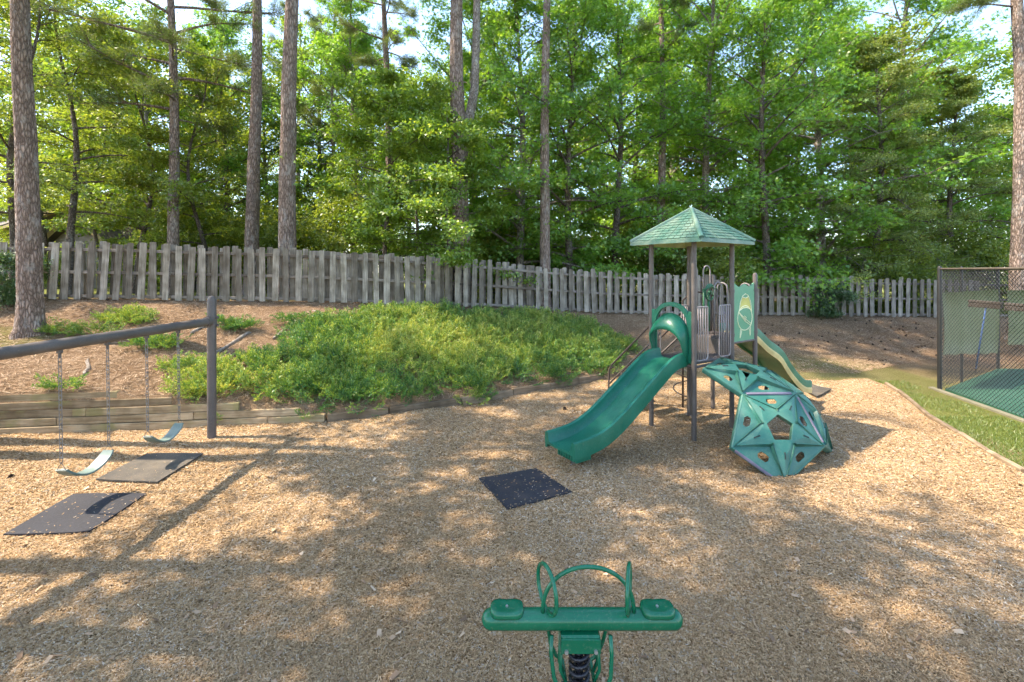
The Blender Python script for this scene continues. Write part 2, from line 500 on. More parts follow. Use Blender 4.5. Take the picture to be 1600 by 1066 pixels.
# ------------------------------------------------------------------ terrain
EDGE_Y = [(-60, 1.5), (-9.37, 8.33), (-4.2, 9.04), (-3.0, 9.38), (-1.15, 10.25), (0.81, 11.47), (2.5, 12.7), (4.5, 13.4), (7, 13.5), (10, 13.2), (14, 15.2), (60, 17)]
EDGE_Z = [(-60, 0.72), (-7.55, 0.72), (-7.35, 0.60), (-6.5, 0.58), (-6.4, 0.46), (-5.3, 0.43), (-5.2, 0.30), (-4.3, 0.28), (-4.1, 0.18), (-1.15, 0.13), (2.5, 0.10), (3.5, 0.0), (60, 0.0)]
FENCE = [(-22.0, 11.3, 2.35), (-14.5, 12.75, 2.23), (-11.2, 13.1, 2.18), (-6.3, 14.05, 2.05), (-2.17, 15.4, 1.81), (-0.24, 16.7, 1.66), (1.5, 17.2, 1.50), (3.46, 17.7, 1.36), (5.4, 18.3, 1.26), (11.2, 19.1, 1.13), (17.4, 19.6, 1.03), (27.0, 20.2, 0.9)]
FY = [(p[0], p[1]) for p in FENCE]
FZ = [(p[0], p[2]) for p in FENCE]


def wob(x, y):
    return 0.5 * math.sin(0.9 * x + 1.3 * y) + 0.3 * math.sin(2.3 * x - 1.7 * y + 1) + 0.2 * math.sin(4.1 * x + 3.7 * y + 2)


def terr(x, y):
    ye = lerp_tab(EDGE_Y, x) + 0.08
    if y < ye: return -0.04
    yf = lerp_tab(FY, x); ze = lerp_tab(EDGE_Z, x); zf = lerp_tab(FZ, x)
    if y >= yf:
        d = y - yf
        return zf + 0.02 * wob(x, y) - 0.02 * min(d, 30)
    t = (y - ye) / (yf - ye)
    if ze < 0.05: t = t * t * (3 - 2 * t) * 0.5 + t * 0.5
    return ze + (zf - ze) * t + 0.06 * wob(x, y) * min(1, t * 5) * min(1, (1 - t) * 5)


def ray_terr(px, py):
    """where the sight line through (px, py) meets the terrain"""
    y = 3.0
    while y < 80:
        p = at(px, py, y)
        if p.z <= max(terr(p.x, y), 0.0 if y < lerp_tab(EDGE_Y, p.x) else -9): return Vector((p.x, y, p.z))
        y += 0.02
    return at(px, py, 80)


xs = np.concatenate([np.linspace(-200, -26, 16), np.linspace(-25, 25, 201), np.linspace(26, 200, 16)])
Vt = []; At = []
rows_b = np.linspace(0, 1, 44)
rows_c = [0.3, 1, 2, 3.5, 5, 7, 10, 14, 20, 30, 45, 70, 110, 170, 260]
nr = 0
for x in xs:
    ye = lerp_tab(EDGE_Y, x); yf = lerp_tab(FY, x)
    ys = [-60, -20, -5, 2, 0.5 * (2 + ye), ye + 0.06] + [ye + 0.082 + t * (yf - ye - 0.083) for t in rows_b] + [yf + d for d in rows_c]
    nr = len(ys)
    for i, y in enumerate(ys):
        Vt.append((x, y, terr(x, y) if i != 5 else -0.04))
        if y > yf + 0.9: v = 0.8
        else: v = 0.0
        # mossy patch at the foot of the right-hand bank and turf round the court
        dm = ((x - 8.2) / 3.4) ** 2 + ((y - 14.0) / 0.8) ** 2
        v = max(v, 0.75 * math.exp(-dm))
        if x > 8.6 and y < 14.2: v = max(v, 0.95 if y < 10 else 0.5)
        if x < -10.8 and abs(y - 10.6) < 0.6: v = max(v, 0.5)
        At.append(v)
nx = len(xs)
Fq = []
for i in range(nx - 1):
    for j in range(nr - 1):
        a = i * nr + j
        Fq.append((a, a + nr, a + nr + 1, a + 1))
ground = link_mesh('ground', np_mesh('ground', Vt, Fq, M['ground'], At, True))
tag(ground, kind='structure')

# chip surface of the play area
BORDER = [(9.97, 12.9), (9.95, 12.1), (9.62, 11.35), (9.25, 10.6), (8.62, 9.4), (8.2, 8.33), (7.85, 7.5), (7.64, 6.79), (7.45, 5.0), (7.4, 2.0), (7.4, -6.0)]
BX = sorted([(p[1], p[0]) for p in BORDER])


def border_x(y): return lerp_tab(BX, y)


MATC = ((-5.36, 5.63), (-5.48, 6.94), (.16, 6.32))


def chip_z(x, y):
    # trodden surface: broad swells, scuffs, hollows worn below the swings and the slide's exit
    sn = np.sin
    z = .016 * (sn(1.5 * x + 1.8 * y) + .6 * sn(3.9 * x - 2.4 * y + 1) + .4 * sn(7 * x + 5.2 * y + 2)) + .006 * (sn(13 * x + 4 * y) * sn(11 * y - 5 * x + 1))
    for cx_, cy_, rx_, ry_, dp in ((-5.5, 5.9, .9, .5, .07), (-5.4, 7.1, .9, .5, .07), (.35, 6.55, .6, .5, .06), (.49, 3.2, .9, .4, .04)):
        q_ = ((x - cx_) / rx_) ** 2 + ((y - cy_) / ry_) ** 2
        z = z - dp * np.exp(-q_) + dp * .45 * np.exp(-(np.sqrt(q_) - 1.5) ** 2 * 4)
    for cx_, cy_ in MATC:
        z = z * (1 - np.exp(-(((x - cx_) ** 2 + (y - cy_) ** 2) / .72) ** 3))
    return z


Vc = []; Fq = []
ysr = np.concatenate([np.linspace(-8, 2, 12), np.linspace(2.2, 13.4, 150)])
NXC = 260
for y in ysr:
    x1 = border_x(y) - 0.02
    for k in range(NXC + 1):
        x = -14 + (x1 + 14) * k / NXC
        yy = min(y, lerp_tab(EDGE_Y, x) + 0.03)
        if x > 2.5: yy = min(y, 12.72 + 0.18 * wob(x, 3) + 0.0 * x)
        Vc.append((x, yy, chip_z(x, yy)))
for j in range(len(ysr) - 1):
    for k in range(NXC):
        a = j * (NXC + 1) + k
        Fq.append((a, a + 1, a + NXC + 2, a + NXC + 1))
chips_floor = link_mesh('play_area_ground', np_mesh('play_area_ground', Vc, Fq, M['chips'], None, True))
tag(chips_floor, kind='structure')

# court slab and its kerb
CC = Vector((10.9, 11.6, 0)); CB = Vector((14.9, 13.95, 0)); CA = Vector((9.9, 6.8, 0)); CD = Vector((26, 13.7, 0))
mb = MB()
pts = [CC + Vector((0.1, -0.05, 0)), CA, Vector((9.2, 2, 0)), Vector((26, 2, 0)), CD, CB]
mb.add([p + Vector((0, 0, -0.1)) for p in pts] + [p + Vector((0, 0, 0.02)) for p in pts],
       [tuple(range(6, 12))[::-1]] + [(i, (i + 1) % 6, (i + 1) % 6 + 6, i + 6) for i in range(6)])
tag(mb.build('court_floor', M['court']), kind='structure')
mb = MB()
d = (CA - CC).normalized(); nrm = Vector((d.y, -d.x, 0))
if nrm.x > 0: nrm = -nrm
mb.add([CC - d * 0.2 + nrm * 0.02 + Vector((0, 0, -0.1)), CA + d * 5 + nrm * 0.02 + Vector((0, 0, -0.1)), CA + d * 5 + nrm * 0.13 + Vector((0, 0, -0.1)), CC - d * 0.2 + nrm * 0.13 + Vector((0, 0, -0.1)),
        CC - d * 0.2 + nrm * 0.02 + Vector((0, 0, 0.012)), CA + d * 5 + nrm * 0.02 + Vector((0, 0, 0.012)), CA + d * 5 + nrm * 0.13 + Vector((0, 0, 0.0)), CC - d * 0.2 + nrm * 0.13 + Vector((0, 0, 0.0))],
       [(4, 5, 6, 7), (2, 3, 7, 6), (0, 1, 5, 4), (0, 4, 7, 3), (1, 2, 6, 5)])
tag(mb.build('court_kerb', M['concrete']), kind='structure')

# ------------------------------------------------------------------ wooden fence
def fence_point(s):
    acc = 0
    for a, b in zip(FENCE, FENCE[1:]):
        A = Vector(a); B = Vector(b)
        l = math.hypot(B.x - A.x, B.y - A.y)
        if s <= acc + l:
            p = A.lerp(B, (s - acc) / l); dr = (B - A); dr.z = 0; dr.normalize()
            return p, dr
        acc += l
    return Vector(FENCE[-1]), dr


FL = sum(math.hypot(b[0] - a[0], b[1] - a[1]) for a, b in zip(FENCE, FENCE[1:]))
rng = random.Random(11)
fr = empty('wooden_fence', (0, 16.0, 1.5), 'long weathered grey board-on-board wooden fence along the top of the bank', 'fence')


def board_mesh(w, h, seed):
    r = random.Random(seed); mb = MB()
    t = 0.02
    c = 0.018
    prof = [(-w / 2, 0), (w / 2, 0), (w / 2 + r.uniform(-.004, .004), h * .5), (w / 2, h - c), (w / 2 - c, h), (r.uniform(-.02, .02), h + r.uniform(-.004, .006)), (-w / 2 + c, h), (-w / 2, h - c), (-w / 2 + r.uniform(-.004, .004), h * .5)]
    n = len(prof)
    mb.add([Vector((a, -t / 2, b)) for a, b in prof] + [Vector((a, t / 2, b)) for a, b in prof],
           [tuple(range(n)), tuple(range(n, 2 * n))[::-1]] + [(i, i + n, (i + 1) % n + n, (i + 1) % n) for i in range(n)])
    return mb.mesh('board', M['board'])


BM = [board_mesh(0.166 + 0.01 * (i % 3), 1.60, i) for i in range(5)]
s = 5.6
SP = 0.325
nb = 0
while s < 43.5:
    for side in (0, 1):
        ss = s + (SP / 2 if side else 0) + rng.uniform(-.018, .018)
        p, dr = fence_point(ss)
        nrm = Vector((dr.y, -dr.x, 0))             # towards the camera
        if nrm.y > 0: nrm = -nrm
        o = bpy.data.objects.new('board', rng.choice(BM)); COL.objects.link(o); o.parent = fr
        o.location = p + nrm * (0.075 if not side else -0.085) + Vector((0, 0, rng.uniform(-.03, .03) + 0.02)) - fr.location
        lean = rng.gauss(0, 0.012) + (0.06 * max(0, min(1, (14 - ss) / 5)))
        if 17.8 + 5 < ss < 26.5: lean -= 0.02
        o.rotation_euler = (rng.gauss(0, 0.008), lean, math.atan2(dr.y, dr.x) + rng.gauss(0, 0.03))
        o.scale = (rng.uniform(.92, 1.06), 1, rng.uniform(.97, 1.03) * (1.045 if rng.random() < .05 else 1))
        nb += 1
    s += SP * (1 + 0.04 * rng.uniform(-1, 1))
# rails and posts
s = 5.0
while s < 43.5:
    p0, d0 = fence_point(s); p1, _ = fence_point(s + 2.4)
    for h in (0.10, 0.78, 1.42):
        mb = MB(); a = p0 + Vector((0, 0, h)); b = p1 + Vector((0, 0, h))
        dd = (b - a); ln = dd.length
        q = dd.to_track_quat('X', 'Z').to_matrix().to_4x4()
        mb.box((0, 0, 0), (ln - 0.01, 0.075, 0.085), None, 0.006)
        o = mb.build('rail', M['rail'], fr); o.location = (a + b) / 2 - fr.location
        o.data.transform(Matrix.Translation(fr.location)); o.rotation_euler = q.to_euler()
    mb = MB(); mb.box((0, 0, 0.8), (0.09, 0.085, 1.7), None, 0.008)
    o = mb.build('post', M['board'], fr); o.data.transform(Matrix.Translation(fr.location))
    nrm = Vector((d0.y, -d0.x, 0)); nrm = -nrm if nrm.y > 0 else nrm
    o.location = p0 - nrm * 0.145 - fr.location + Vector((0, 0, -.05)); o.rotation_euler = (0, 0, math.atan2(d0.y, d0.x))
    s += 2.4

# ------------------------------------------------------------------ retaining wall and timber edging
wall = empty('timber_retaining_wall', (-6.8, 8.65, 0), 'stepped retaining wall of tan landscape timbers below the bank behind the swings', 'retaining wall')
rng = random.Random(5)
CH = 0.148
wdir = Vector((5.17, 0.71, 0)).normalized(); worg = Vector((-9.37, 8.33, 0))
wrot = Matrix.Rotation(math.atan2(wdir.y, wdir.x), 3, 'Z')


def wx(x): return (x + 9.37) / wdir.x


ends = [wx(-3.75), wx(-4.25), wx(-5.35), wx(-6.55), wx(-7.5)]
joints = [[-6, -3.3, -.9, 1.0, 3.0, 4.6], [-5, -2.2, -.35, 0.9, 3.25], [-6, -3.6, -.55, 1.15, 1.38], [-5, -2.4, -.35], [-6, -3.0, -.2]]
for c in range(5):
    js = [j for j in joints[c] if j < ends[c] - 0.15] + [ends[c]]
    for a, b in zip(js, js[1:]):
        mb = MB()
        mb.box((0, 0, 0), (b - a - 0.006, 0.15, CH - 0.007), None, 0.009)
        o = mb.build('timber', M['timber'], wall)
        o.data.transform(Matrix.Translation(wall.location))
        ctr = worg + wdir * ((a + b) / 2) + Vector((-wdir.y, wdir.x, 0)) * (0.06 + 0.022 * c + rng.uniform(-.008, .008)) + Vector((0, 0, CH * (c + .5) - 0.02))
        o.location = ctr - wall.location
        o.rotation_euler = (0, rng.uniform(-.004, .004), math.atan2(wdir.y, wdir.x) + rng.uniform(-.004, .004))


def edging(name, label, path, w, h, up, mat, z0=0.0):
    rt = empty(name, (path[0][0], path[0][1], 0), label, 'edging')
    for (x0, y0), (x1, y1) in zip(path, path[1:]):
        a = Vector((x0, y0, 0)); b = Vector((x1, y1, 0)); ln = (b - a).length
        mb = MB(); mb.box((0, 0, 0), (ln - 0.012, w, h), None, 0.012)
        o = mb.build('timber', mat, rt); o.data.transform(Matrix.Translation(rt.location))
        o.location = (a + b) / 2 + Vector((0, 0, up - h / 2 + rng.uniform(-.012, .012))) - rt.location
        o.rotation_euler = (0, rng.uniform(-.012, .012), math.atan2(y1 - y0, x1 - x0))
    return rt


edging('bank_edging', 'low curving timber edging at the foot of the juniper bank', [(-3.72, 9.16), (-2.6, 9.58), (-1.15, 10.3), (0.0, 11.0), (0.95, 11.6), (1.75, 12.18), (2.55, 12.76)], 0.13, 0.3, 0.15, M['edge_timber'])
edging('play_area_border', 'thin timber border between wood chips and the grass by the court', BORDER[1:-1], 0.085, 0.16, 0.06, M['edge_timber'])

# ------------------------------------------------------------------ play structure
u = Vector((0.823, 0.568, 0)).normalized(); v = Vector((0.568, -0.823, 0)).normalized()
PL = Vector((2.69, 8.79, 0)); WV = 0.92; WU1 = 1.217; WU2 = 0.855
PF = PL + v * WV; PB = PL + u * WU1; PR = PB + v * WV; P5 = PL + u * (WU1 + WU2); PP = P5 + v * WV
Zv = Vector((0, 0, 1))
D1, D2 = 1.38, 1.70
ps = empty('play_structure', ((PL + PR) / 2), 'green and brown play tower with pitched roof, slides and dome climber', 'play structure')


def S(a, b, z): return PL + u * a + v * b + Zv * z       # structure coordinates


def capped_post(p, top, r=0.045, name='post', cap=True):
    mb = MB(); prof = [(0, r), (top - 0.05, r)]
    zs = [-0.1, top * .33, top * .66, top - 0.05] + ([top - 0.02, top - 0.005, top] if cap else [top])
    rs = [r, r, r, r] + ([r * .85, r * .5, r * .1] if cap else [r])
    mb.tube([p + Zv * z for z in zs], rs, 14)
    return mb.build(name, M['post'], ps, True, autosmooth=50)


for p in (PL, PF, PB, PR): capped_post(p, 3.52, cap=False)
capped_post(PP, 2.97); capped_post(P5, 2.93)


def rounded_deck(a0, a1, b0, b1, z, name):
    mb = MB()
    mb.box((0, 0, 0), (a1 - a0, b1 - b0, 0.05), None, 0.012)
    q = Matrix(((u.x, v.x, 0), (u.y, v.y, 0), (0, 0, 1)))
    mb2 = MB(); mb2.add([q @ Vector(p) + S((a0 + a1) / 2, (b0 + b1) / 2, z - .025) for p in mb.v], mb.f)
    for k in range(12):                                   # raised tread ribs
        a = a0 + (a1 - a0) * (k + .5) / 12
        m3 = MB(); m3.box((0, 0, 0), ((a1 - a0) / 26, (b1 - b0) - .06, 0.008))
        mb2.add([q @ Vector(p) + S(a, (b0 + b1) / 2, z + .003) for p in m3.v], m3.f)
    return mb2.build(name, M['deck'], ps)


rounded_deck(0.03, WU1 - 0.03, 0.03, WV - 0.03, D1, 'deck')
rounded_deck(WU1 + 0.01, WU1 + WU2 - .03, 0.03, WV - 0.03, D2, 'deck')
mb = MB()   # riser between the two decks
mb.add([S(WU1 - .02, .05, D1 - .06), S(WU1 - .02, WV - .05, D1 - .06), S(WU1 - .02, WV - .05, D2 - .03), S(WU1 - .02, .05, D2 - .03),
        S(WU1 + .01, .05, D1 - .06), S(WU1 + .01, WV - .05, D1 - .06), S(WU1 + .01, WV - .05, D2 - .03), S(WU1 + .01, .05, D2 - .03)],
       [(0, 1, 2, 3), (7, 6, 5, 4), (0, 4, 5, 1), (2, 6, 7, 3), (1, 5, 6, 2), (0, 3, 7, 4)])
mb.build('riser', M['post'], ps)
# deck skirt beams
mb = MB()
for a, b in ((S(0, 0, D1 - .08), S(0, WV, D1 - .08)), (S(0, WV, D1 - .08), S(WU1, WV, D1 - .08)), (S(0, 0, D1 - .08), S(WU1, 0, D1 - .08)), (S(WU1, WV, D2 - .08), S(WU1 + WU2, WV, D2 - .08)), (S(WU1, 0, D2 - .08), S(WU1 + WU2, 0, D2 - .08)), (S(WU1 + WU2, 0, D2 - .08), S(WU1 + WU2, WV, D2 - .08))):
    mb.tube([a, b], 0.026, 8)
mb.build('deck_beam', M['post'], ps, True, autosmooth=40)

# roof
RC = (PL + PR) / 2; ra, rb, ez, az = 0.86, 0.765, 3.50, 4.20
cor = [RC + u * (-ra) + v * (-rb), RC + u * (-ra) + v * rb, RC + u * ra + v * rb, RC + u * ra + v * (-rb)]
apex = RC + Zv * az
roof = MB()
lo = [c + Zv * ez for c in cor]; up_ = [c + Zv * (ez + 0.065) for c in cor]
top = [RC + (c - RC) * 0.97 + Zv * (ez + 0.078) for c in cor]
inn = [RC + (c - RC) * 0.95 + Zv * (ez + 0.004) for c in cor]; ina = apex - Zv * 0.09
V = lo + up_ + top + [apex - Zv * 0.012]
Fc = []
for i in range(4):
    j = (i + 1) % 4
    Fc += [(i, j, 4 + j, 4 + i), (4 + i, 4 + j, 8 + j, 8 + i), (8 + i, 8 + j, 12)]
roof.add(V, Fc)
roof_o = roof.build('roof', M['roof'], ps)
mb = MB(); mb.add(lo + inn + [ina], [f for i in range(4) for f in (((i + 1) % 4, i, 4 + i, 4 + (i + 1) % 4), (4 + (i + 1) % 4, 4 + i, 8))])
mb.build('underside', M['roof_under'], roof_o)
sh = MB(); rr = random.Random(3)
for i in range(4):
    A, B = top[i], top[(i + 1) % 4]
    n = (B - A).cross(apex - A).normalized()
    if n.z < 0: n = -n
    NR = 11
    for r in range(NR):
        t0, t1 = r / NR, (r + 1.15) / NR
        t1 = min(t1, 0.985)
        a0, b0 = A.lerp(apex, t0), B.lerp(apex, t0); a1, b1 = A.lerp(apex, t1), B.lerp(apex, t1)
        w = (b0 - a0).length; K = max(1, int(w / 0.125))
        off = (0.5 if r % 2 else 0.0)
        for k in range(K + 1):
            f0 = (k - off) / K; f1 = (k + 1 - off) / K
            f0, f1 = max(f0, 0.0), min(f1, 1.0)
            if f1 - f0 < 0.02: continue
            g = 0.05 * (f1 - f0); dz = rr.uniform(-.003, .003); kk = rr.uniform(-.06, .06) / NR
            q0 = a0.lerp(b0, f0 + g).lerp(apex, kk) ; q1 = a0.lerp(b0, f1 - g).lerp(apex, kk); q2 = a1.lerp(b1, f1 - g); q3 = a1.lerp(b1, f0 + g)
            hi = n * (0.015 + dz)
            sh.add([q0 - n * .003, q1 - n * .003, q2 - n * .003, q3 - n * .003, q0 + hi, q1 + hi, q2 + n * .003, q3 + n * .003],
                   [(4, 5, 6, 7), (0, 1, 5, 4), (1, 2, 6, 5), (3, 0, 4, 7)])
tag(sh.build('shingles', M['roof'], roof_o), kind='stuff')
for i in range(4):
    mb = MB(); a = up_[i] + Zv * .012; b = apex + Zv * .01
    d = (b - a).normalized(); side = d.cross(Zv).normalized(); nn = side.cross(d).normalized()
    w = 0.045
    prof = [(-w, -.02), (w, -.02), (w * .8, .018), (w * .35, .03), (-w * .35, .03), (-w * .8, .018)]
    mb.sweep(prof, [(a, side, nn), (a.lerp(b, .5), side, nn), (b, side * .6, nn)])
    mb.build('hip_ridge', M['slide'] if False else M['roof'], roof_o, True, autosmooth=35)

# straight slide off the edge L-F, running towards -u
def slide_frames(path, org, d, lat):
    fr_ = []
    for i, (t, z) in enumerate(path):
        t0, z0 = path[max(i - 1, 0)]; t1, z1 = path[min(i + 1, len(path) - 1)]
        tan = (d * (t1 - t0) + Zv * (z1 - z0)).normalized()
        nn = tan.cross(lat).normalized()
        if nn.z < 0: nn = -nn
        fr_.append((org + d * t + Zv * z, lat, nn))
    return fr_


def smooth_path(pts, n):
    """Catmull-Rom through (t, z) points"""
    out = []
    P = [pts[0]] + pts + [pts[-1]]
    for i in range(1, len(P) - 2):
        for k in range(n):
            s_ = k / n; p0, p1, p2, p3 = P[i - 1], P[i], P[i + 1], P[i + 2]
            out.append(tuple(0.5 * ((2 * p1[c]) + (-p0[c] + p2[c]) * s_ + (2 * p0[c] - 5 * p1[c] + 4 * p2[c] - p3[c]) * s_ ** 2 + (-p0[c] + 3 * p1[c] - 3 * p2[c] + p3[c]) * s_ ** 3) for c in range(2)))
    out.append(pts[-1])
    return out


sp = smooth_path([(-0.03, D1 + .005), (0.28, D1 - .02), (0.55, 1.235), (1.1, 0.90), (1.65, 0.575), (2.05, 0.405), (2.4, 0.345), (2.72, 0.335)], 4)
w = 0.335
prof = [(-w, -.085), (-w - .012, .06), (-w + .0, .155), (-w + .03, .172), (-w + .062, .15), (-w + .085, .04), (-w + .125, .004), (0, -.004),
        (w - .125, .004), (w - .085, .04), (w - .062, .15), (w - .03, .172), (w, .155), (w + .012, .06), (w, -.085), (w - .03, -.085), (w - .05, -.03), (0, -.035), (-w + .05, -.03), (-w + .03, -.085)]
slide = MB(); slide.sweep(prof, slide_frames(sp, S(0, WV / 2, 0), -u, v))
slide_o = slide.build('slide', M['slide'], ps, True, autosmooth=38)
mb = MB()    # ribbed foot under the exit
for (t, wd, z0, z1) in ((2.42, 0.46, .13, .31),):
    K = 8
    for k in range(K):
        b = -wd / 2 + wd * (k + .5) / K
        m3 = MB(); m3.box((0, 0, 0), (0.30, wd / K * .72, z1 - z0), None, 0.008)
        q = Matrix(((u.x, v.x, 0), (u.y, v.y, 0), (0, 0, 1)))
        mb.add([q @ Vector(p) + S(-t, WV / 2 + b, (z0 + z1) / 2) for p in m3.v], m3.f)
    m3 = MB(); m3.box((0, 0, 0), (0.27, wd - .03, z1 - z0 - .01), None, 0.008)
    mb.add([q @ Vector(p) + S(-t, WV / 2, (z0 + z1) / 2) for p in m3.v], m3.f)
mb.build('foot_block', M['slide'], slide_o)
mb = MB(); mb.tube([S(-2.42, WV / 2, -.05), S(-2.42, WV / 2, .15)], 0.05, 10); mb.build('foot', M['post'], slide_o)

# arched hood over the slide mouth: a flat arch frame and the scooped hood inside it
def arch_pts(hw, zb, zs, n=14):
    pts = [(-hw, zb), (-hw, (zb + zs) / 2)]
    for k in range(n + 1):
        a = math.pi * k / n
        pts.append((-hw * math.cos(a), zs + hw * 1.0 * math.sin(a)))
    return pts + [(hw, (zb + zs) / 2), (hw, zb)]


hood = MB()
hw = WV / 2 - 0.045
zb = D1 - .02
out = arch_pts(hw, zb, 2.02); inn_ = arch_pts(hw - .075, zb, 2.02)
n = len(out)
for side in (-1, 1):
    pass
V = []
for a in (-.03, .03):
    V += [S(a, WV / 2 + p, z) for p, z in out]; V += [S(a, WV / 2 + p, z) for p, z in inn_]
Fc = []
for i in range(n - 1):
    Fc += [(i, i + 1, n + i + 1, n + i), (2 * n + i + 1, 2 * n + i, 3 * n + i, 3 * n + i + 1), (i + 1, i, 2 * n + i, 2 * n + i + 1), (n + i, n + i + 1, 3 * n + i + 1, 3 * n + i)]
Fc += [(0, n, 3 * n, 2 * n), (n - 1, 3 * n - 1, 4 * n - 1, 2 * n - 1)]
hood.add(V, Fc)
# shoulders filling the corner between arch and posts
for sgn in (-1, 1):
    m3 = MB(); m3.box((0, 0, 0), (0.055, 0.10, 0.92), None, 0.015)
    hood.add([q @ Vector(p) + S(0, WV / 2 + sgn * (hw - .02), D1 + .44) for p in m3.v], m3.f)
hood_o = hood.build('slide_hood', M['slide'], ps, True, autosmooth=40)
sc_ = MB()    # scoop: lower arch pushed out over the slide
frs = []
V = []; Fc = []
A1 = arch_pts(hw - .055, zb, 1.86); A2 = arch_pts(hw - .09, zb, 1.70)
K = 5
for k in range(K):
    f = k / (K - 1)
    for i in range(n):
        p = A1[i][0] * (1 - f) + A2[i][0] * f; z = A1[i][1] * (1 - f) + A2[i][1] * f - 0.10 * f * f * max(0, (A1[i][1] - 1.9) / .4)
        bulge = 0.22 * math.sin(f * math.pi / 2) * max(0, min(1, (z - D1) / .45)) ** .7
        V.append(S(-.02 - bulge, WV / 2 + p, z))
for k in range(K - 1):
    for i in range(n - 1):
        a = k * n + i
        Fc.append((a, a + 1, a + n + 1, a + n))
sc_.add(V, Fc)
o = sc_.build('hood_scoop', M['slide'], hood_o, True)
so = o.modifiers.new("solid", 'SOLIDIFY'); so.thickness = 0.03; so.offset = 0

# barrier panels of vertical bars
def barrier(a0, b0, a1, b1, z0, z1, nb_, name='barrier', rnd=0.07, r=0.011, mat='bar'):
    A = S(a0, b0, 0); B = S(a1, b1, 0); d = (B - A); L_ = d.length; d.normalize()
    mb = MB(); pts = []
    for (cx, cz, s0) in ((L_ - rnd, z0 + rnd, -90), (L_ - rnd, z1 - rnd * .5, 0), (rnd, z1 - rnd * .5, 90), (rnd, z0 + rnd, 180)):
        for k in range(5):
            an = R(s0 + 90 * k / 4); rr_ = rnd if cz < (z0 + z1) / 2 else rnd * .5
            pts.append(A + d * (cx + rr_ * math.cos(an) + (rnd - rr_) * (1 if cx > L_ / 2 else -1)) + Zv * (cz + rr_ * math.sin(an)))
    mb.tube(pts, r * 1.25, 6, closed=True)
    for k in range(nb_):
        f = (k + 1) / (nb_ + 1)
        mb.tube([A + d * L_ * f + Zv * z0, A + d * L_ * f + Zv * z1], r, 6)
    return mb.build(name, M[mat], ps, True)


barrier(0.05, WV, 0.42, WV, D1 + .02, 2.36, 4)
barrier(0.79, WV, WU1 - .05, WV, D1 + .02, 2.36, 4)
barrier(0.05, 0, 0.28, 0, D1 + .03, 2.2, 2)
barrier(WU1 - .26, 0, WU1 - .05, 0, D1 + .03, 2.3, 2)
# tall grab loops round the corkscrew climber on the back edge
def loop(a, b, wd, z0, z1, r=0.014, axis='u', name='grab_loop', mat='bar'):
    mb = MB(); pts = [S(a - (wd / 2 if axis == 'u' else 0), b - (wd / 2 if axis == 'v' else 0), z0)]
    for k in range(13):
        an = math.pi * (1 - k / 12)
        e = wd / 2 * math.cos(an)
        pts.append(S(a + (e if axis == 'u' else 0), b + (e if axis == 'v' else 0), z1 - wd / 2 + wd / 2 * math.sin(an)))
    pts.append(S(a + (wd / 2 if axis == 'u' else 0), b + (wd / 2 if axis == 'v' else 0), z0))
    mb.tube(pts, r, 8)
    return mb.build(name, M[mat], ps, True)


loop(WU1 + .18, -.02, .26, D2 - .05, 3.12); loop(WU1 + .66, -.02, .26, D2 - .05, 3.12)
loop(WU1 + WU2, .22, .22, D2 - .05, 2.75, axis='v'); loop(WU1 + WU2, .72, .22, D2 - .05, 2.75, axis='v')
loop(WU1 + .30, WV * .5, .26, D2 - .02, 2.78)
# corkscrew climber
ctr = (WU1 + .46, -.47)
mb = MB(); mb.tube([S(*ctr, -.08), S(*ctr, 2.35), S(ctr[0], -.25, 2.55), S(ctr[0], .0, 2.55)], 0.022, 8)
cp = mb.build('climber_pole', M['rod'], ps, True)
mb = MB(); pts = []
for k in range(90):
    an = k / 90 * 2 * math.pi * 4.5
    pts.append(S(ctr[0] + .20 * math.cos(an), ctr[1] + .20 * math.sin(an), 0.12 + 1.9 * k / 90))
mb.tube([S(*ctr, .12)] + pts + [S(*ctr, 2.02)], 0.015, 7); mb.build('corkscrew', M['rod'], cp, True)
# steering wheel play panel on the high deck
mb = MB(); wc = S(WU1 + .62, .08, 2.55)
pts = [wc + u * .17 * math.cos(a) + Zv * .17 * math.sin(a) for a in [2 * math.pi * k / 24 for k in range(24)]]
mb.tube(pts, 0.02, 7, closed=True)
for a in (90, 210, 330): mb.tube([wc, wc + u * .17 * math.cos(R(a)) + Zv * .17 * math.sin(R(a))], 0.016, 6)
mb.tube([wc - v * .03, wc + v * .04], .04, 10)
mb.build('steering_wheel', M['slide_dark'], ps, True, autosmooth=40)
mb = MB(); mb.tube([S(WU1 + .62, .05, D2), S(WU1 + .62, .05, 2.56)], 0.03, 8); mb.tube([S(WU1 + .36, .1, D2 + .1), S(WU1 + .36, .1, 2.6)], .02, 8)
mb.tube([S(WU1 + .36, .1, 2.6), S(WU1 + .62, .08, 2.68), S(WU1 + .84, .08, 2.62)], .03, 8)
mb.build('wheel_stand', M['slide_dark'], ps, True)

# drum picture panel between posts R and P
pa0, pa1, pz0, pz1 = WU1 + .05, WU1 + WU2 - .055, 1.62, 2.77
mb = MB(); prof = []
K = 18
for k in range(K + 1):
    f = k / K
    prof.append((pa0 + (pa1 - pa0) * f, pz1 - .03 + .03 * math.cos(f * 2 * math.pi * 2) - .02 * math.sin(f * math.pi)))
poly = [(pa1, pz0), (pa0, pz0)] + prof
n = len(poly)
mb.add([S(a, WV - .01, z) for a, z in poly] + [S(a, WV + .012, z) for a, z in poly],
       [tuple(range(n)), tuple(range(n, 2 * n))[::-1]] + [(i, i + n, (i + 1) % n + n, (i + 1) % n) for i in range(n)])
pan = mb.build('play_panel', M['panel'], ps)
pm = (pa0 + pa1) / 2 + .02


def line3(pts, r=0.009): 
    t = MB(); t.tube([S(a, WV + .014, z) for a, z in pts], r, 5); return t


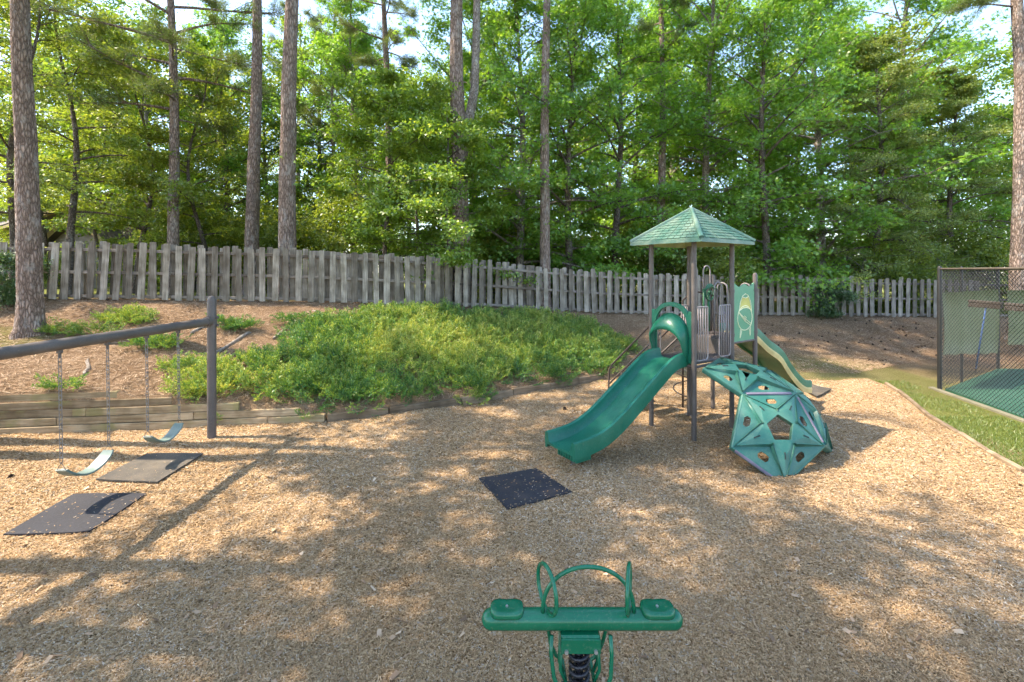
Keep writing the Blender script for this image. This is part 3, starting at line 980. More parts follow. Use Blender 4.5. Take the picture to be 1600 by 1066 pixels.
mb = MB()
def ln(pts, r=0.0085):
    t = line3(pts, r); mb.add(t.v, t.f)


ln([(pm + .27 * math.cos(a), 2.08 + .24 * math.sin(a)) for a in [2 * math.pi * k / 28 for k in range(29)]])
ln([(pm - .22, 2.20), (pm - .17, 2.40), (pm - .08, 2.52), (pm + .02, 2.555), (pm + .12, 2.52), (pm + .20, 2.40), (pm + .25, 2.20)])
ln([(pm - .20, 2.235), (pm - .06, 2.28), (pm + .08, 2.28), (pm + .23, 2.235)])
ln([(pm - .11, 2.50), (pm + .02, 2.47), (pm + .14, 2.50)])
ln([(pm - .21, 2.20), (pm - .16, 2.16), (pm + .02, 2.06), (pm + .24, 1.95), (pm + .22, 1.92), (pm - .0, 2.02), (pm - .20, 2.18)])
ln([(pm - .06, 2.11), (pm + .02, 2.03), (pm + .05, 2.08), (pm - .02, 2.12)])
ln([(pm - .16, 1.87), (pm - .18, 1.70), (pm - .13, 1.80), (pm - .11, 1.87)]); ln([(pm + .15, 1.87), (pm + .19, 1.72), (pm + .21, 1.80), (pm + .20, 1.92)])
mb.build('drum_outline', M['cream'], pan)
mb = MB(); pl = [(pm - .19, 2.235), (pm - .06, 2.275), (pm + .08, 2.275), (pm + .22, 2.235), (pm + .17, 2.40), (pm + .11, 2.485), (pm + .02, 2.46), (pm - .09, 2.485), (pm - .15, 2.40)]
n = len(pl)
mb.add([S(a, WV + .013, z) for a, z in pl] + [S(a, WV + .017, z) for a, z in pl], [tuple(range(n)), tuple(range(n, 2 * n))[::-1]] + [(i, i + n, (i + 1) % n + n, (i + 1) % n) for i in range(n)])
mb.build('drum_top', M['yellow'], pan)
mb = MB()
for z in (1.78, 2.62):
    for p, dd in ((PP, -u), (PR, u)):
        mb.tube([p + Zv * z, p + Zv * (z) + dd * .075], 0.02, 8)
        mb.tube([p + Zv * (z - .03), p + Zv * (z + .03)], 0.052, 12)
mb.build('clamp', M['post'], pan, True, autosmooth=40)

# wavy slide from the high deck
sp2 = smooth_path([(-.04, D2), (.3, D2 - .05), (.75, 1.36), (1.2, 1.12), (1.5, .82), (1.85, .52), (2.15, .34), (2.42, .29)], 4)
dird = Vector((0.87, 0.49, 0)).normalized(); latd = Vector((0.49, -0.87, 0)).normalized()
w = .31
prof = [(-w, -.09), (-w, .15), (-w + .03, .19), (-w + .06, .15), (-w + .10, .0), (w - .10, .0), (w - .06, .15), (w - .03, .19), (w, .15), (w, -.09), (w - .03, -.09), (w - .04, -.04), (-w + .04, -.04), (-w + .03, -.09)]
org2 = S(WU1 + WU2, WV / 2, 0)
mb = MB(); mb.sweep(prof, slide_frames(sp2, org2, dird, latd)); wv = mb.build('wavy_slide', M['slide_dark'], ps, True, autosmooth=40)
mb = MB()
fr2 = slide_frames(sp2, org2, dird, latd)
for k in (-1.5, -.5, .5, 1.5):
    mb.sweep([(k * .115 - .018, .0), (k * .115 + .018, .0), (k * .115 + .012, .03), (k * .115 - .012, .03)], fr2)
mb.build('lane_ridge', M['tan'], wv)
mb = MB()
for sg in (-1, 1):
    mb.sweep([(sg * (w + .002), -.095), (sg * (w + .012), -.095), (sg * (w + .014), -.01), (sg * (w + .002), .03)], fr2)
mb.build('side_band', M['tan'], wv)

# stairs and handrails behind the tower
st = MB()
for k in range(5):
    t = .12 + .28 * k; z = D1 - .24 * (k + 1) + .0
    m3 = MB(); m3.box((0, 0, 0), (0.78, 0.26, 0.035), None, 0.008)
    st.add([q @ Vector(p) + S(.70, -t - .05, z) for p in m3.v], m3.f)
for a in (.30, 1.10):
    st.tube([S(a, -.02, D1 - .06), S(a, -1.42, .02)], .03, 6)
st.build('stairs', M['deck'], ps)
for a in (.28, 1.12):
    mb = MB()
    slope = .94
    top_ = lambda t: 2.15 - slope * t
    mb.tube([S(a, 0, 2.15), S(a, -.1, top_(.1)), S(a, -1.28, top_(1.28)), S(a, -1.35, top_(1.35) - .05), S(a, -1.37, .55), S(a, -1.37, .1), S(a, -1.30, -.05)], .021, 8)
    mb.tube([S(a, 0, 1.79), S(a, -1.34, 1.79 - slope * 1.34), S(a, -1.37, 1.79 - slope * 1.37)], .021, 8)
    mb.tube([S(a, -1.0, 1.79 - slope), S(a, -1.0, .0)], .014, 8)
    mb.build('handrail', M['rod'], ps, True)

# dome climber of pentagon panels
A_ = Vector((3.77, 7.47, .98)); B_ = Vector((4.66, 7.50, .98))
mid = (A_ + B_) / 2; dn = (Vector((3.99, 6.70, -.02)) - mid).normalized(); lt = (B_ - A_).normalized()
e = .91
C_ = mid + lt * .744 * e / .92 + dn * .875; E_ = mid - lt * .735 * e / .92 + dn * .86; Dn = mid + dn * 1.42
T1 = Vector((3.27, 7.80, 1.335)); T2 = Vector((3.80, 8.36, 1.40)); T3 = Vector((4.52, 8.05, 1.26))
Rg = Vector((5.28, 7.52, .02)); Rb = Vector((5.26, 8.25, .55))
Rk = Vector((5.55, 8.3, 0.0))
Lk = Vector((3.05, 7.75, .45))
C1 = (A_ + B_ + T2) / 3; hub = Vector((4.15, 7.65, .2))


def pent_panel(P5v, lift, name, solid=True):
    ctr_ = sum(P5v, Vector()) / 5
    nn = Vector()
    for i in range(5): nn += (P5v[i] - ctr_).cross(P5v[(i + 1) % 5] - ctr_)
    nn.normalize()
    if (ctr_ - hub).dot(nn) < 0: nn = -nn
    def pt(i, fi, fj, rad, h):      # in wedge i: rad along, weights of vertex i / i+1
        return ctr_ + (P5v[i % 5] - ctr_) * fi + (P5v[(i + 1) % 5] - ctr_) * fj + nn * (h + lift * (1 - min(1, (fi * fi + fj * fj + .62 * fi * fj))))
    body = MB(); slot_l = []; ins = ctr_ - hub
    for i in range(5):
        j = i + 1
        # star arm towards vertex i: from inner pentagon hole to the corner; the edge triangle between vertices i and j recessed
        k = 0.465                                     # notch of the star on the edge bisector (fi=fj=k/2..)
        hole = 0.34
        V0 = pt(i, .985, 0, 0, .0)
        V1 = pt(j, .985, 0, 0, .0)
        nt_ = pt(i, k / 2, k / 2, 0, .035); ntb = pt(i, k / 2 + .02, k / 2 + .02, 0, -.02)
        hA = pt(i, hole * .5, hole * .5, 0, .045); hAb = pt(i, hole * .5 + .01, hole * .5 + .01, 0, -.05)
        hp = pt(i - 1, hole * .5, hole * .5, 0, .045); hpb = pt(i - 1, hole * .5 + .01, hole * .5 + .01, 0, -.05)
        ntp = pt(i - 1, k / 2, k / 2, 0, .035); 
        Vt_ = pt(i, .95, 0, 0, .018); mid_arm = pt(i, .54, 0, 0, .050)
        b = len(body.v)
        body.v += [tuple(x) for x in (hp, hA, nt_, Vt_, ntp, mid_arm, hpb, hAb)]
        body.f += [(b + 0, b + 1, b + 5), (b + 1, b + 2, b + 5), (b + 2, b + 3, b + 5), (b + 3, b + 4, b + 5), (b + 4, b + 0, b + 5), (b + 0, b + 6, b + 7, b + 1)]
        # edge triangle Vi, Vj, notch, sunk, with a hole in it
        Va = pt(i, .95, 0, 0, -.012); Vb = pt(j, .95, 0, 0, -.012); nd = pt(i, k / 2 + .012, k / 2 + .012, 0, -.028)
        vaE = pt(i, .985, .0, 0, -.004); vbE = pt(j, .985, .0, 0, -.004)
        cen = Va * .29 + Vb * .29 + nd * .42
        ring_o = [Va, Va.lerp(Vb, .36), Va.lerp(Vb, .64), Vb, Vb.lerp(nd, .55), nd, nd.lerp(Va, .45)]
        hx = (Vb - Va) * .105; hy = (nd - (Va + Vb) / 2) * .17
        ring_i = [cen - hx - hy * .2, cen - hx * .7 - hy, cen + hx * .7 - hy, cen + hx - hy * .2, cen + hx * .75 + hy * .8, cen + hy * 1.0, cen - hx * .75 + hy * .8]
        b = len(body.v); body.v += [tuple(x) for x in ring_o + ring_i]
        for m_ in range(7):
            m2 = (m_ + 1) % 7
            body.f.append((b + m_, b + m2, b + 7 + m2, b + 7 + m_))
        b = len(body.v)      # slanted skirts from the raised star to the sunk triangle, and the rim flange
        body.v += [tuple(x) for x in (Vt_, nt_, nd, Va, Vb, pt(j, .95, 0, 0, .018), vaE, vbE, pt(i, .985, 0, 0, -.075), pt(j, .985, 0, 0, -.075))]
        body.f += [(b, b + 3, b + 2, b + 1), (b + 1, b + 2, b + 4, b + 5), (b + 3, b + 6, b + 7, b + 4), (b + 6, b + 8, b + 9, b + 7), (b, b + 6, b + 3), (b + 5, b + 4, b + 7)]
        # slot on the arm
        s0 = pt(i, .46, .0, 0, .054); s1 = pt(i, .58, .0, 0, .054); sd = (nt_ - ntp).normalized() * .009
        slots = MB(); slot_l.append(slots); slots.add([s0 - sd, s0 + sd, s1 + sd, s1 - sd, s0 - sd - nn * .02, s0 + sd - nn * .02, s1 + sd - nn * .02, s1 - sd - nn * .02], [(0, 1, 2, 3), (0, 4, 5, 1), (1, 5, 6, 2), (2, 6, 7, 3), (3, 7, 4, 0)])
    o = body.build(name, M['dome'], ps)
    m_ = o.modifiers.new("weld", 'WELD'); m_.merge_threshold = 0.004
    m_ = o.modifiers.new("bevel", 'BEVEL'); m_.width = 0.014; m_.segments = 3; m_.limit_method = 'ANGLE'; m_.angle_limit = R(18)
    m_ = o.modifiers.new("solid", 'SOLIDIFY'); m_.thickness = 0.014; m_.offset = -1
    m_ = o.modifiers.new("smooth", 'WEIGHTED_NORMAL')
    o.data.polygons.foreach_set("use_smooth", np.ones(len(o.data.polygons), dtype=bool))
    for sl in slot_l: sl.build('slot', M['slot'], o)
    return o


fp = pent_panel([A_, B_, C_, Dn, E_], .15, 'climber_panel')
tp = pent_panel([B_, A_, T1, T2, T3], .13, 'climber_panel')
rp_ = pent_panel([C_, B_, T3, Rb, Rg], .16, 'climber_panel')


def seam(a, b, par, wd=.05):
    mb = MB(); d = (b - a).normalized(); nn = ((a + b) / 2 - hub); nn -= d * nn.dot(d); nn.normalize(); sd = d.cross(nn)
    a2 = a.lerp(b, .08) + nn * .022; b2 = a.lerp(b, .92) + nn * .022
    mb.sweep([(-wd / 2, -.02), (wd / 2, -.02), (wd / 2, 0), (.008, .006), (0, .0), (-.008, .006), (-wd / 2, 0)], [(a2, sd, nn), (b2, sd, nn)])
    return mb.build('seam_strip', M['seam'], par)


seam(A_, B_, fp, .06); seam(B_, C_, fp, .055); seam(E_, Dn, fp, .04)
mb = MB(); mb.tube([Rb + Vector((0, 0, .0)), Vector((Rb.x + .05, Rb.y + .1, -.05))], .03, 8); mb.tube([T3 + Vector((0, .02, -.05)), Vector((T3.x + .1, T3.y + .3, -.05))], .03, 8)
mb.build('dome_leg', M['post'], ps)

# ------------------------------------------------------------------ swing set
sw = empty('swing_frame', (-5.41, 8.2, 0), 'brown steel swing frame with one upright and a long top beam', 'swing frame')
bd = Vector((-0.18, -3.23, 0)).normalized(); b0 = Vector((-5.41, 8.2, 2.10))
mb = MB(); p = Vector((-5.41, 8.2, 0))
mb.tube([p + Zv * z for z in (-.1, .8, 1.6, 2.47, 2.52, 2.55, 2.56)], [.073, .073, .073, .073, .06, .03, .005], 20); mb.build('upright', M['post'], sw, True, autosmooth=50)
mb = MB(); mb.tube([b0 + bd * (.06 + t * .9) for t in range(10)], .072, 20); mb.build('top_beam', M['post'], sw, True, autosmooth=50)
mb = MB()
mb.tube([p + Zv * 2.0, p + Zv * 2.2], .083, 20); mb.tube([b0 + bd * .05, b0 + bd * .16], .083, 18)
for z in (2.03, 2.17):
    mb.tube([p + Vector((.07, 0, z)), p + Vector((.13, -.02, z))], .022, 8)
mb.build('clamp', M['post'], sw, True, autosmooth=40)
np_ = b0 + bd * 8.1
mb = MB(); mb.tube([Vector((np_.x, np_.y, z)) for z in (-.1, 1, 2.47, 2.55)], [.073, .073, .073, .02], 16); mb.build('upright', M['post'], sw, True, autosmooth=50)


def chain_links(a, b, mb):
    L_ = (b - a).length; n = int(L_ / .058); d = (b - a).normalized()
    s1 = d.cross(Vector((0, 1, 0))).normalized(); s2 = d.cross(s1).normalized()
    for k in range(n):
        c = a + d * (L_ * (k + .5) / n); sd = s1 if k % 2 else s2
        pts = []
        for (p_, q_) in ((-.039, .0), (-.028, .017), (.028, .017), (.039, 0), (.028, -.017), (-.028, -.017)):
            pts.append(c + d * p_ + sd * q_)
        mb.tube(pts, .0054, 4, closed=True)


def swing(Y0, Y1, seat_z, label, mat):
    ts = [(8.2 - Y) / -bd.y for Y in (Y0, Y1)]
    top_ = [b0 + bd * t - Zv * .075 for t in ts]
    bot = [Vector((t.x + .02, t.y, seat_z)) for t in top_]
    rt = empty('belt_swing', (top_[0] + top_[1]) / 2 - Zv * 2, label, 'swing', 'swings hanging from the beam')
    for a, b in zip(top_, bot):
        mb = MB(); mb.box((a.x, a.y, a.z + .0), (.06, .05, .07), None, .01); mb.tube([a - Zv * .02, a - Zv * .09], .016, 8); mb.build('hanger', M['post'], rt)
        mb = MB(); chain_links(a - Zv * .08, b + Zv * .09, mb); mb.build('chain', M['chain'], rt)
        mb = MB(); mb.tube([b + Zv * .09, b + Vector((.055, 0, 0.0)), b + Vector((-.055, 0, 0.0))], .006, 5, closed=True); mb.build('triangle_ring', M['chain'], rt)
    mb = MB(); frs = []
    K = 12
    for k in range(K + 1):
        f = k / K
        pnt = bot[0].lerp(bot[1], f) + Zv * (-.17 * math.sin(math.pi * f) ** .8)
        f2 = min(1, f + .01); f1 = max(0, f - .01)
        tn = (bot[0].lerp(bot[1], f2) + Zv * (-.17 * math.sin(math.pi * f2) ** .8)) - (bot[0].lerp(bot[1], f1) + Zv * (-.17 * math.sin(math.pi * f1) ** .8))
        tn.normalize(); X_ = Vector((1, 0, 0)); nn = X_.cross(tn).normalized()
        wd = 1.0 if 0.08 < f < .92 else .82
        frs.append((pnt, X_ * wd, nn))
    mb.sweep([(-.08, -.013), (.08, -.013), (.088, 0), (.08, .013), (-.08, .013), (-.088, 0)], frs)
    mb.build('seat', mat, rt, True, autosmooth=40)


swing(5.59, 6.21, .56, 'nearer belt swing with grey-green seat, hanging beside the dark mat', M['seat'])
swing(6.83, 7.43, .52, 'farther belt swing with pale seat, hanging next to the brown upright', M['seat'])

# rubber mats
def mat_obj(c4, label, mat, t=.022, lift=.006, curl=0.0):
    P4 = [Vector((p.x, p.y, 0)) for p in c4]
    ctr_ = sum(P4, Vector()) / 4
    K = 22; V = []; Fc = []
    for lay in (0, 1):
        for i in range(K + 1):
            for j in range(K + 1):
                a = P4[0].lerp(P4[1], i / K); b = P4[3].lerp(P4[2], i / K); p_ = a.lerp(b, j / K)
                ed = max(abs(i / K - .5), abs(j / K - .5)) * 2
                z = lift + float(chip_z(p_.x, p_.y)) + curl * ed ** 4 + (t if lay else 0)
                V.append(Vector((p_.x, p_.y, z)))
    n1 = (K + 1) ** 2
    for i in range(K):
        for j in range(K):
            a = i * (K + 1) + j
            Fc += [(n1 + a, n1 + a + 1, n1 + a + K + 2, n1 + a + K + 1), (a, a + K + 1, a + K + 2, a + 1)]
    rim = [i * (K + 1) for i in range(K + 1)] + [K * (K + 1) + j for j in range(1, K + 1)] + [i * (K + 1) + K for i in range(K - 1, -1, -1)] + [j for j in range(K - 1, 0, -1)]
    for a, b in zip(rim, rim[1:] + rim[:1]): Fc.append((a, b, n1 + b, n1 + a))
    mb = MB(); mb.add(V, Fc)
    o = mb.build('rubber_mat', mat, None, True, autosmooth=40)
    return tag(o, label, 'mat', 'rubber wear mats on the wood chips')


mats = [([G(5, 839), G(115, 774), G(229, 773), G(140, 835)], 'black rubber mat under the nearer swing, partly strewn with chips', M['rubber'], 0.0),
        ([G(150, 753), G(230, 711), G(318, 711), G(246, 757)], 'dusty tan rubber mat with a black edge under the farther swing', M['rubber_dusty'], 0.01),
        ([G(748, 750), G(838, 734), G(893, 771), G(793, 798)], 'square black rubber mat lying in front of the green slide', M['rubber'], 0.0),
        ([G(1255, 611), G(1266, 604), G(1300, 611), G(1276, 622)], 'small dusty mat at the foot of the wavy slide', M['rubber_dusty'], .03)]
for c4, lab, mt, cu in mats: mat_obj(c4, lab, mt, curl=cu)

# ------------------------------------------------------------------ spring rider
RX, RY, RZ = 0.488, 3.17, 0.58
sr = empty('spring_rider', (RX, RY, 0), 'two-seat green spring rider with looped handles in the near chips', 'spring rider')
mb = MB(); hl = .70; rb_ = .068
prof = []
for k in range(7): an = math.pi / 2 * k / 6; prof.append((-hl + rb_ - rb_ * math.cos(an), max(.004, rb_ * math.sin(an))))
prof += [(-hl + .12, rb_), (0, rb_)]
prof += [(-a, r_) for a, r_ in prof[::-1][1:]]
mb.tube([Vector((RX + a, RY, RZ)) for a, _ in prof], [r_ for _, r_ in prof], 28)
bm_ = mb.build('beam', M['rider'], sr, True)
for sg in (-1, 1):
    mb = MB(); cx = RX + sg * .523 - .0
    rings = []; NS = 28
    def outl(a, sc_=1.0):
        c_, s_ = math.cos(a), math.sin(a)
        x_ = .118 * abs(c_) ** .75 * (1 if c_ > 0 else -1); y_ = .088 * abs(s_) ** .7 * (1 if s_ > 0 else -1) * (1 - .10 * math.exp(-(c_ / .35) ** 2))
        return x_ * sc_, y_ * sc_
    V = []; Fc = []
    lays = [(.80, .042), (.97, .048), (1.0, .064), (.96, .080), (.86, .088), (.55, .086), (.2, .084)]
    for sc_l, z in lays:
        for k in range(NS):
            a = 2 * math.pi * k / NS; x_, y_ = outl(a, sc_l)
            zz = z + (.012 * (x_ / .118) ** 2 if z > .075 else 0)
            V.append(Vector((cx + x_, RY + y_, RZ + zz)))
    for i in range(len(lays) - 1):
        for k in range(NS): Fc.append((i * NS + k, i * NS + (k + 1) % NS, (i + 1) * NS + (k + 1) % NS, (i + 1) * NS + k))
    Fc.append(tuple((len(lays) - 1) * NS + k for k in range(NS)))
    mb.add(V, Fc); so_ = mb.build('seat', M['rider'], sr, True)
    mb = MB(); mb.tube([Vector((cx, RY, RZ + .078)), Vector((cx, RY, RZ + .092))], .009, 10); mb.build('bolt', M['bolt'], so_)
hr = .0145
mb = MB()   # long arch along the beam
pts = []
for k in range(25):
    an = math.pi * (1 - k / 24)
    pts.append(Vector((RX + .04 + .315 * math.cos(an), RY - .02, RZ + .06 + .315 * math.sin(an) ** .85)))
mb.tube(pts, hr, 10); mb.build('handle_arch', M['rider'], sr, True)
for sg, yaw in ((-1, -70), (1, 72)):
    mb = MB(); cx = RX + .04 + sg * .285; dvec = Vector((math.cos(R(yaw)), math.sin(R(yaw)), 0))
    pts = []
    for k in range(28):
        an = 2 * math.pi * k / 28
        pts.append(Vector((cx, RY, RZ + .06 + .15)) + dvec * (.155 * math.cos(an)) + Zv * (.15 * math.sin(an)))
    mb.tube(pts, hr, 10, closed=True); mb.build('handle_loop', M['rider'], sr, True)
mb = MB(); mb.box((RX - .02, RY, RZ - .095), (.27, .16, .07), None, .012); mb.box((RX - .02, RY - .083, RZ - .125), (.27, .012, .10), None, .004); mb.box((RX - .02, RY + .083, RZ - .125), (.27, .012, .10), None, .004)
mb.box((RX - .15, RY, RZ - .13), (.012, .14, .14), None, .004)
br = mb.build('bracket', M['rider'], sr)
for sg in (-1, 1):
    mb = MB(); mb.tube([Vector((RX - .02 + sg * .10, RY - .088, RZ - .155)), Vector((RX - .02 + sg * .10, RY - .101, RZ - .155))], .013, 10); mb.build('bolt', M['bolt'], br)
mb = MB(); pts = []
for k in range(140):
    an = 2 * math.pi * 7.5 * k / 140
    pts.append(Vector((RX - .02 + .062 * math.cos(an), RY + .062 * math.sin(an), .03 + (RZ - .17) * k / 140)))
mb.tube(pts, .014, 8); mb.tube([Vector((RX - .02, RY, .0)), Vector((RX - .02, RY, RZ - .12))], .03, 10)
mb.build('spring', M['spring'], sr, True)
for sg in (-1, 1):       # foot-rest loops
    for off in (-.055, .055):
        pass
    mb = MB(); x0 = RX - .02
    mb.tube([Vector((x0 + sg * .20, RY - .085, RZ - .05)), Vector((x0 + sg * .205, RY - .10, RZ - .16)), Vector((x0 + sg * .19, RY - .14, .30)), Vector((x0 + sg * .15, RY - .15, .20)), Vector((x0 + sg * .10, RY - .14, .17)),
             Vector((x0 + sg * .10, RY + .14, .17)), Vector((x0 + sg * .15, RY + .15, .20)), Vector((x0 + sg * .19, RY + .14, .30)), Vector((x0 + sg * .205, RY + .10, RZ - .16)), Vector((x0 + sg * .20, RY + .085, RZ - .05))], .0145, 8)
    mb.build('foot_rest', M['rider'], sr, True)
    mb = MB(); mb.tube([Vector((x0 + sg * .125, RY - .03, RZ - .13)), Vector((x0 + sg * .135, RY - .03, .25)), Vector((x0 + sg * .10, RY - .03, .17))], .013, 8)
    mb.tube([Vector((x0 + sg * .125, RY + .04, RZ - .13)), Vector((x0 + sg * .135, RY + .04, .25)), Vector((x0 + sg * .10, RY + .04, .17))], .013, 8)
    mb.build('brace', M['rider'], sr, True)
mb = MB(); mb.box((RX - .02, RY, .02), (.24, .24, .05), None, .01); mb.build('base_plate', M['spring'], sr)

# ------------------------------------------------------------------ chain-link court fence
cf = empty('chain_link_fence', CC, 'black chain-link court fence with faded green windscreen panels', 'fence')
HT = 3.06
dF = (CA - CC).normalized(); dBk = (CB - CC).normalized(); dR = (CD - CB).normalized()
faces_ = [(CC, dF, 8.0), (CC, dBk, (CB - CC).length), (CB, dR, 9.0)]
posts_ = [(CC, .05), (CB, .04), (CC + dF * 3.0, .032), (CC + dF * 6.0, .032), (CC + dBk * 1.55, .032), (CB + dR * 3, .032), (CB + dR * 6, .032)]
for p, r_ in posts_:
    mb = MB(); mb.tube([p + Zv * z for z in (-.1, 1, 2, HT + .02, HT + .06, HT + .08)], [r_, r_, r_, r_, r_ * .8, r_ * .2], 12); mb.build('post', M['fence_metal'], cf, True, autosmooth=50)
for p, d_, ln_ in faces_:
    mb = MB(); mb.tube([p + Zv * HT, p + d_ * ln_ + Zv * HT], .026, 10); mb.build('top_rail', M['rail_dust'], cf, True)
    mb = MB(); pitch = .095
    nn = Vector((d_.y, -d_.x, 0))
    k = -int(HT / pitch)
    while k * pitch < ln_:
        for sg in (1, -1):
            x0 = k * pitch
            a0_, a1_ = (x0, x0 + HT)
            z0_, z1_ = (.04, HT + .03) if sg > 0 else (HT + .03, .04)
            # clip to face
            t0 = max(0, -a0_) / HT; t1 = min(1, (ln_ - a0_) / HT)
            if t1 <= t0: continue
            pa = p + d_ * (a0_ + HT * t0) + Zv * (z0_ + (z1_ - z0_) * t0) + nn * .003 * sg; pb = p + d_ * (a0_ + HT * t1) + Zv * (z0_ + (z1_ - z0_) * t1) + nn * .003 * sg
            mb.tube([pa, pb], .0042, 3, caps=False)
        k += 1
    mb.build('chain_link_mesh', M['fence_metal'], cf)


def screen(p, d_, a0, a1, z0, z1, label=None):
    mb = MB(); nn = Vector((d_.y, -d_.x, 0)); 
    if nn.y > 0: nn = -nn
    K = 14; V = []; Fc = []
    for lay in (0, 1):
        for i in range(K + 1):
            for j in range(5):
                a = a0 + (a1 - a0) * i / K; zz0 = z0 if not callable(z0) else z0(i / K)
                z = zz0 + (z1 - zz0) * j / 4
                V.append(p + d_ * a + Zv * (z + (.02 * math.sin(i * 1.7) if j == 0 else 0)) + nn * (.03 + .025 * math.sin(i * 1.3 + j) + .004 * lay))
    n1 = (K + 1) * 5
    for i in range(K):
        for j in range(4):
            a = i * 5 + j; Fc += [(a, a + 5, a + 6, a + 1), (n1 + a, n1 + a + 1, n1 + a + 6, n1 + a + 5)]
    rim = [i * 5 for i in range(K + 1)] + [K * 5 + j for j in range(1, 5)] + [i * 5 + 4 for i in range(K - 1, -1, -1)] + [j for j in range(3, 0, -1)]
    for a, b in zip(rim, rim[1:] + rim[:1]): Fc.append((a, b, n1 + b, n1 + a))
    mb.add(V, Fc); return mb.build('windscreen', M['screen'], cf, True)


screen(CC, dBk, .12, (CB - CC).length - .12, lambda f: .86 - .35 * f, 2.45)
screen(CB, dR, .25, 8.5, .75, 2.42)


def broom(p0, p1, hand_top, hand_bot, label):
    d_ = (p1 - p0).normalized(); rt = empty('court_broom', hand_bot, label, 'broom', 'court brooms hung on the chain-link fence')
    mid_ = (p0 + p1) / 2; rot = Matrix.Rotation(math.atan2(d_.y, d_.x), 3, 'Z')
    mb = MB(); mb.box(mid_ + Zv * .03, ((p1 - p0).length, .075, .06), rot, .012); mb.build('head', M['bristle'], rt)
    mb = MB(); L_ = (p1 - p0).length; K = 26; rr_ = random.Random(2)
    for k in range(K):
        f = (k + .5) / K
        mb.box(p0.lerp(p1, f) - Zv * (.045 + rr_.uniform(-.012, .012)), (L_ / K * .8, .055, .10), rot @ Matrix.Rotation(rr_.uniform(-.2, .2), 3, 'Y'))
    tag(mb.build('bristles', M['bristle'], rt), kind='stuff')
    mb = MB(); mb.tube([hand_top, hand_top.lerp(hand_bot, .5), hand_bot], .015, 8); mb.build('handle', M['blue'], rt, True)
    mb = MB(); mb.tube([hand_bot, hand_bot + (hand_bot - hand_top).normalized() * .12], .02, 8); mb.build('grip', M['bristle'], rt)


inw = Vector((-dF.y, dF.x, 0)); inw = inw if inw.x > 0 else -inw
q0 = CC + dF * .85 + inw * .08; q1 = CC + dF * 1.75 + inw * .08
broom(q0 + Zv * 2.26, q1 + Zv * 2.28, (q0 + q1) / 2 + Zv * 2.2 + inw * .02, (q0 * .95 + q1 * .05) + Zv * .72 + inw * .1, 'blue-handled court broom hung head up on the chain-link')
q0 = CC + dF * 1.85 + inw * .08; q1 = CC + dF * 2.75 + inw * .08
broom(q0 + Zv * 2.27, q1 + Zv * 2.27, (q0 + q1) / 2 + Zv * 2.2 + inw * .02, (q0 + q1) / 2 + Zv * .75 + inw * .1, 'second court broom, cut off by the frame edge, on chain-link')

# ------------------------------------------------------------------ vegetation
def leaf_cloud(P, Nrm, size, var, rngn, shape='rhomb', aspect=.55):
    """faces at points P with normals Nrm; returns V, F, attr"""
    n = len(P)
    r = rngn.normal(size=(n, 3)); 
    T = np.cross(Nrm, r); T /= np.linalg.norm(T, axis=1, keepdims=True) + 1e-9
    B = np.cross(Nrm, T)
    s = (size * rngn.uniform(.65, 1.25, n))[:, None]
    if shape == 'rhomb':
        fold = .12
        tpl = [(0, 0, 0), (.45, aspect / 2, fold), (1, 0, -.08), (.45, -aspect / 2, fold)]
        faces = [(0, 1, 2, 3)]
    else:  # five-lobed star leaf
        tpl = [(0.05, 0, 0)]
        angs = [-115, -60, 0, 60, 115]; lens = [.42, .56, .66, .56, .42]
        tips = [(l * math.cos(R(a)) + .05, l * math.sin(R(a)), -.10) for a, l in zip(angs, lens)]
        va = [-150, -88, -30, 30, 88, 150]
        val = [(.20 * math.cos(R(a)) + .05, .20 * math.sin(R(a)), .03) for a in va]
        tpl += tips + val
        faces = [(0, 6 + i, 1 + i, 7 + i) for i in range(5)]
    K = len(tpl)
    V = np.empty((n, K, 3), dtype=np.float32)
    for k, (a, b, c) in enumerate(tpl):
        V[:, k, :] = P + (T * a + B * b + Nrm * c) * s
    idx = np.arange(n)[:, None] * K
    Fc = np.concatenate([idx + np.array(f)[None, :] for f in faces], axis=0)
    return V.reshape(-1, 3), Fc, np.repeat(var, K)


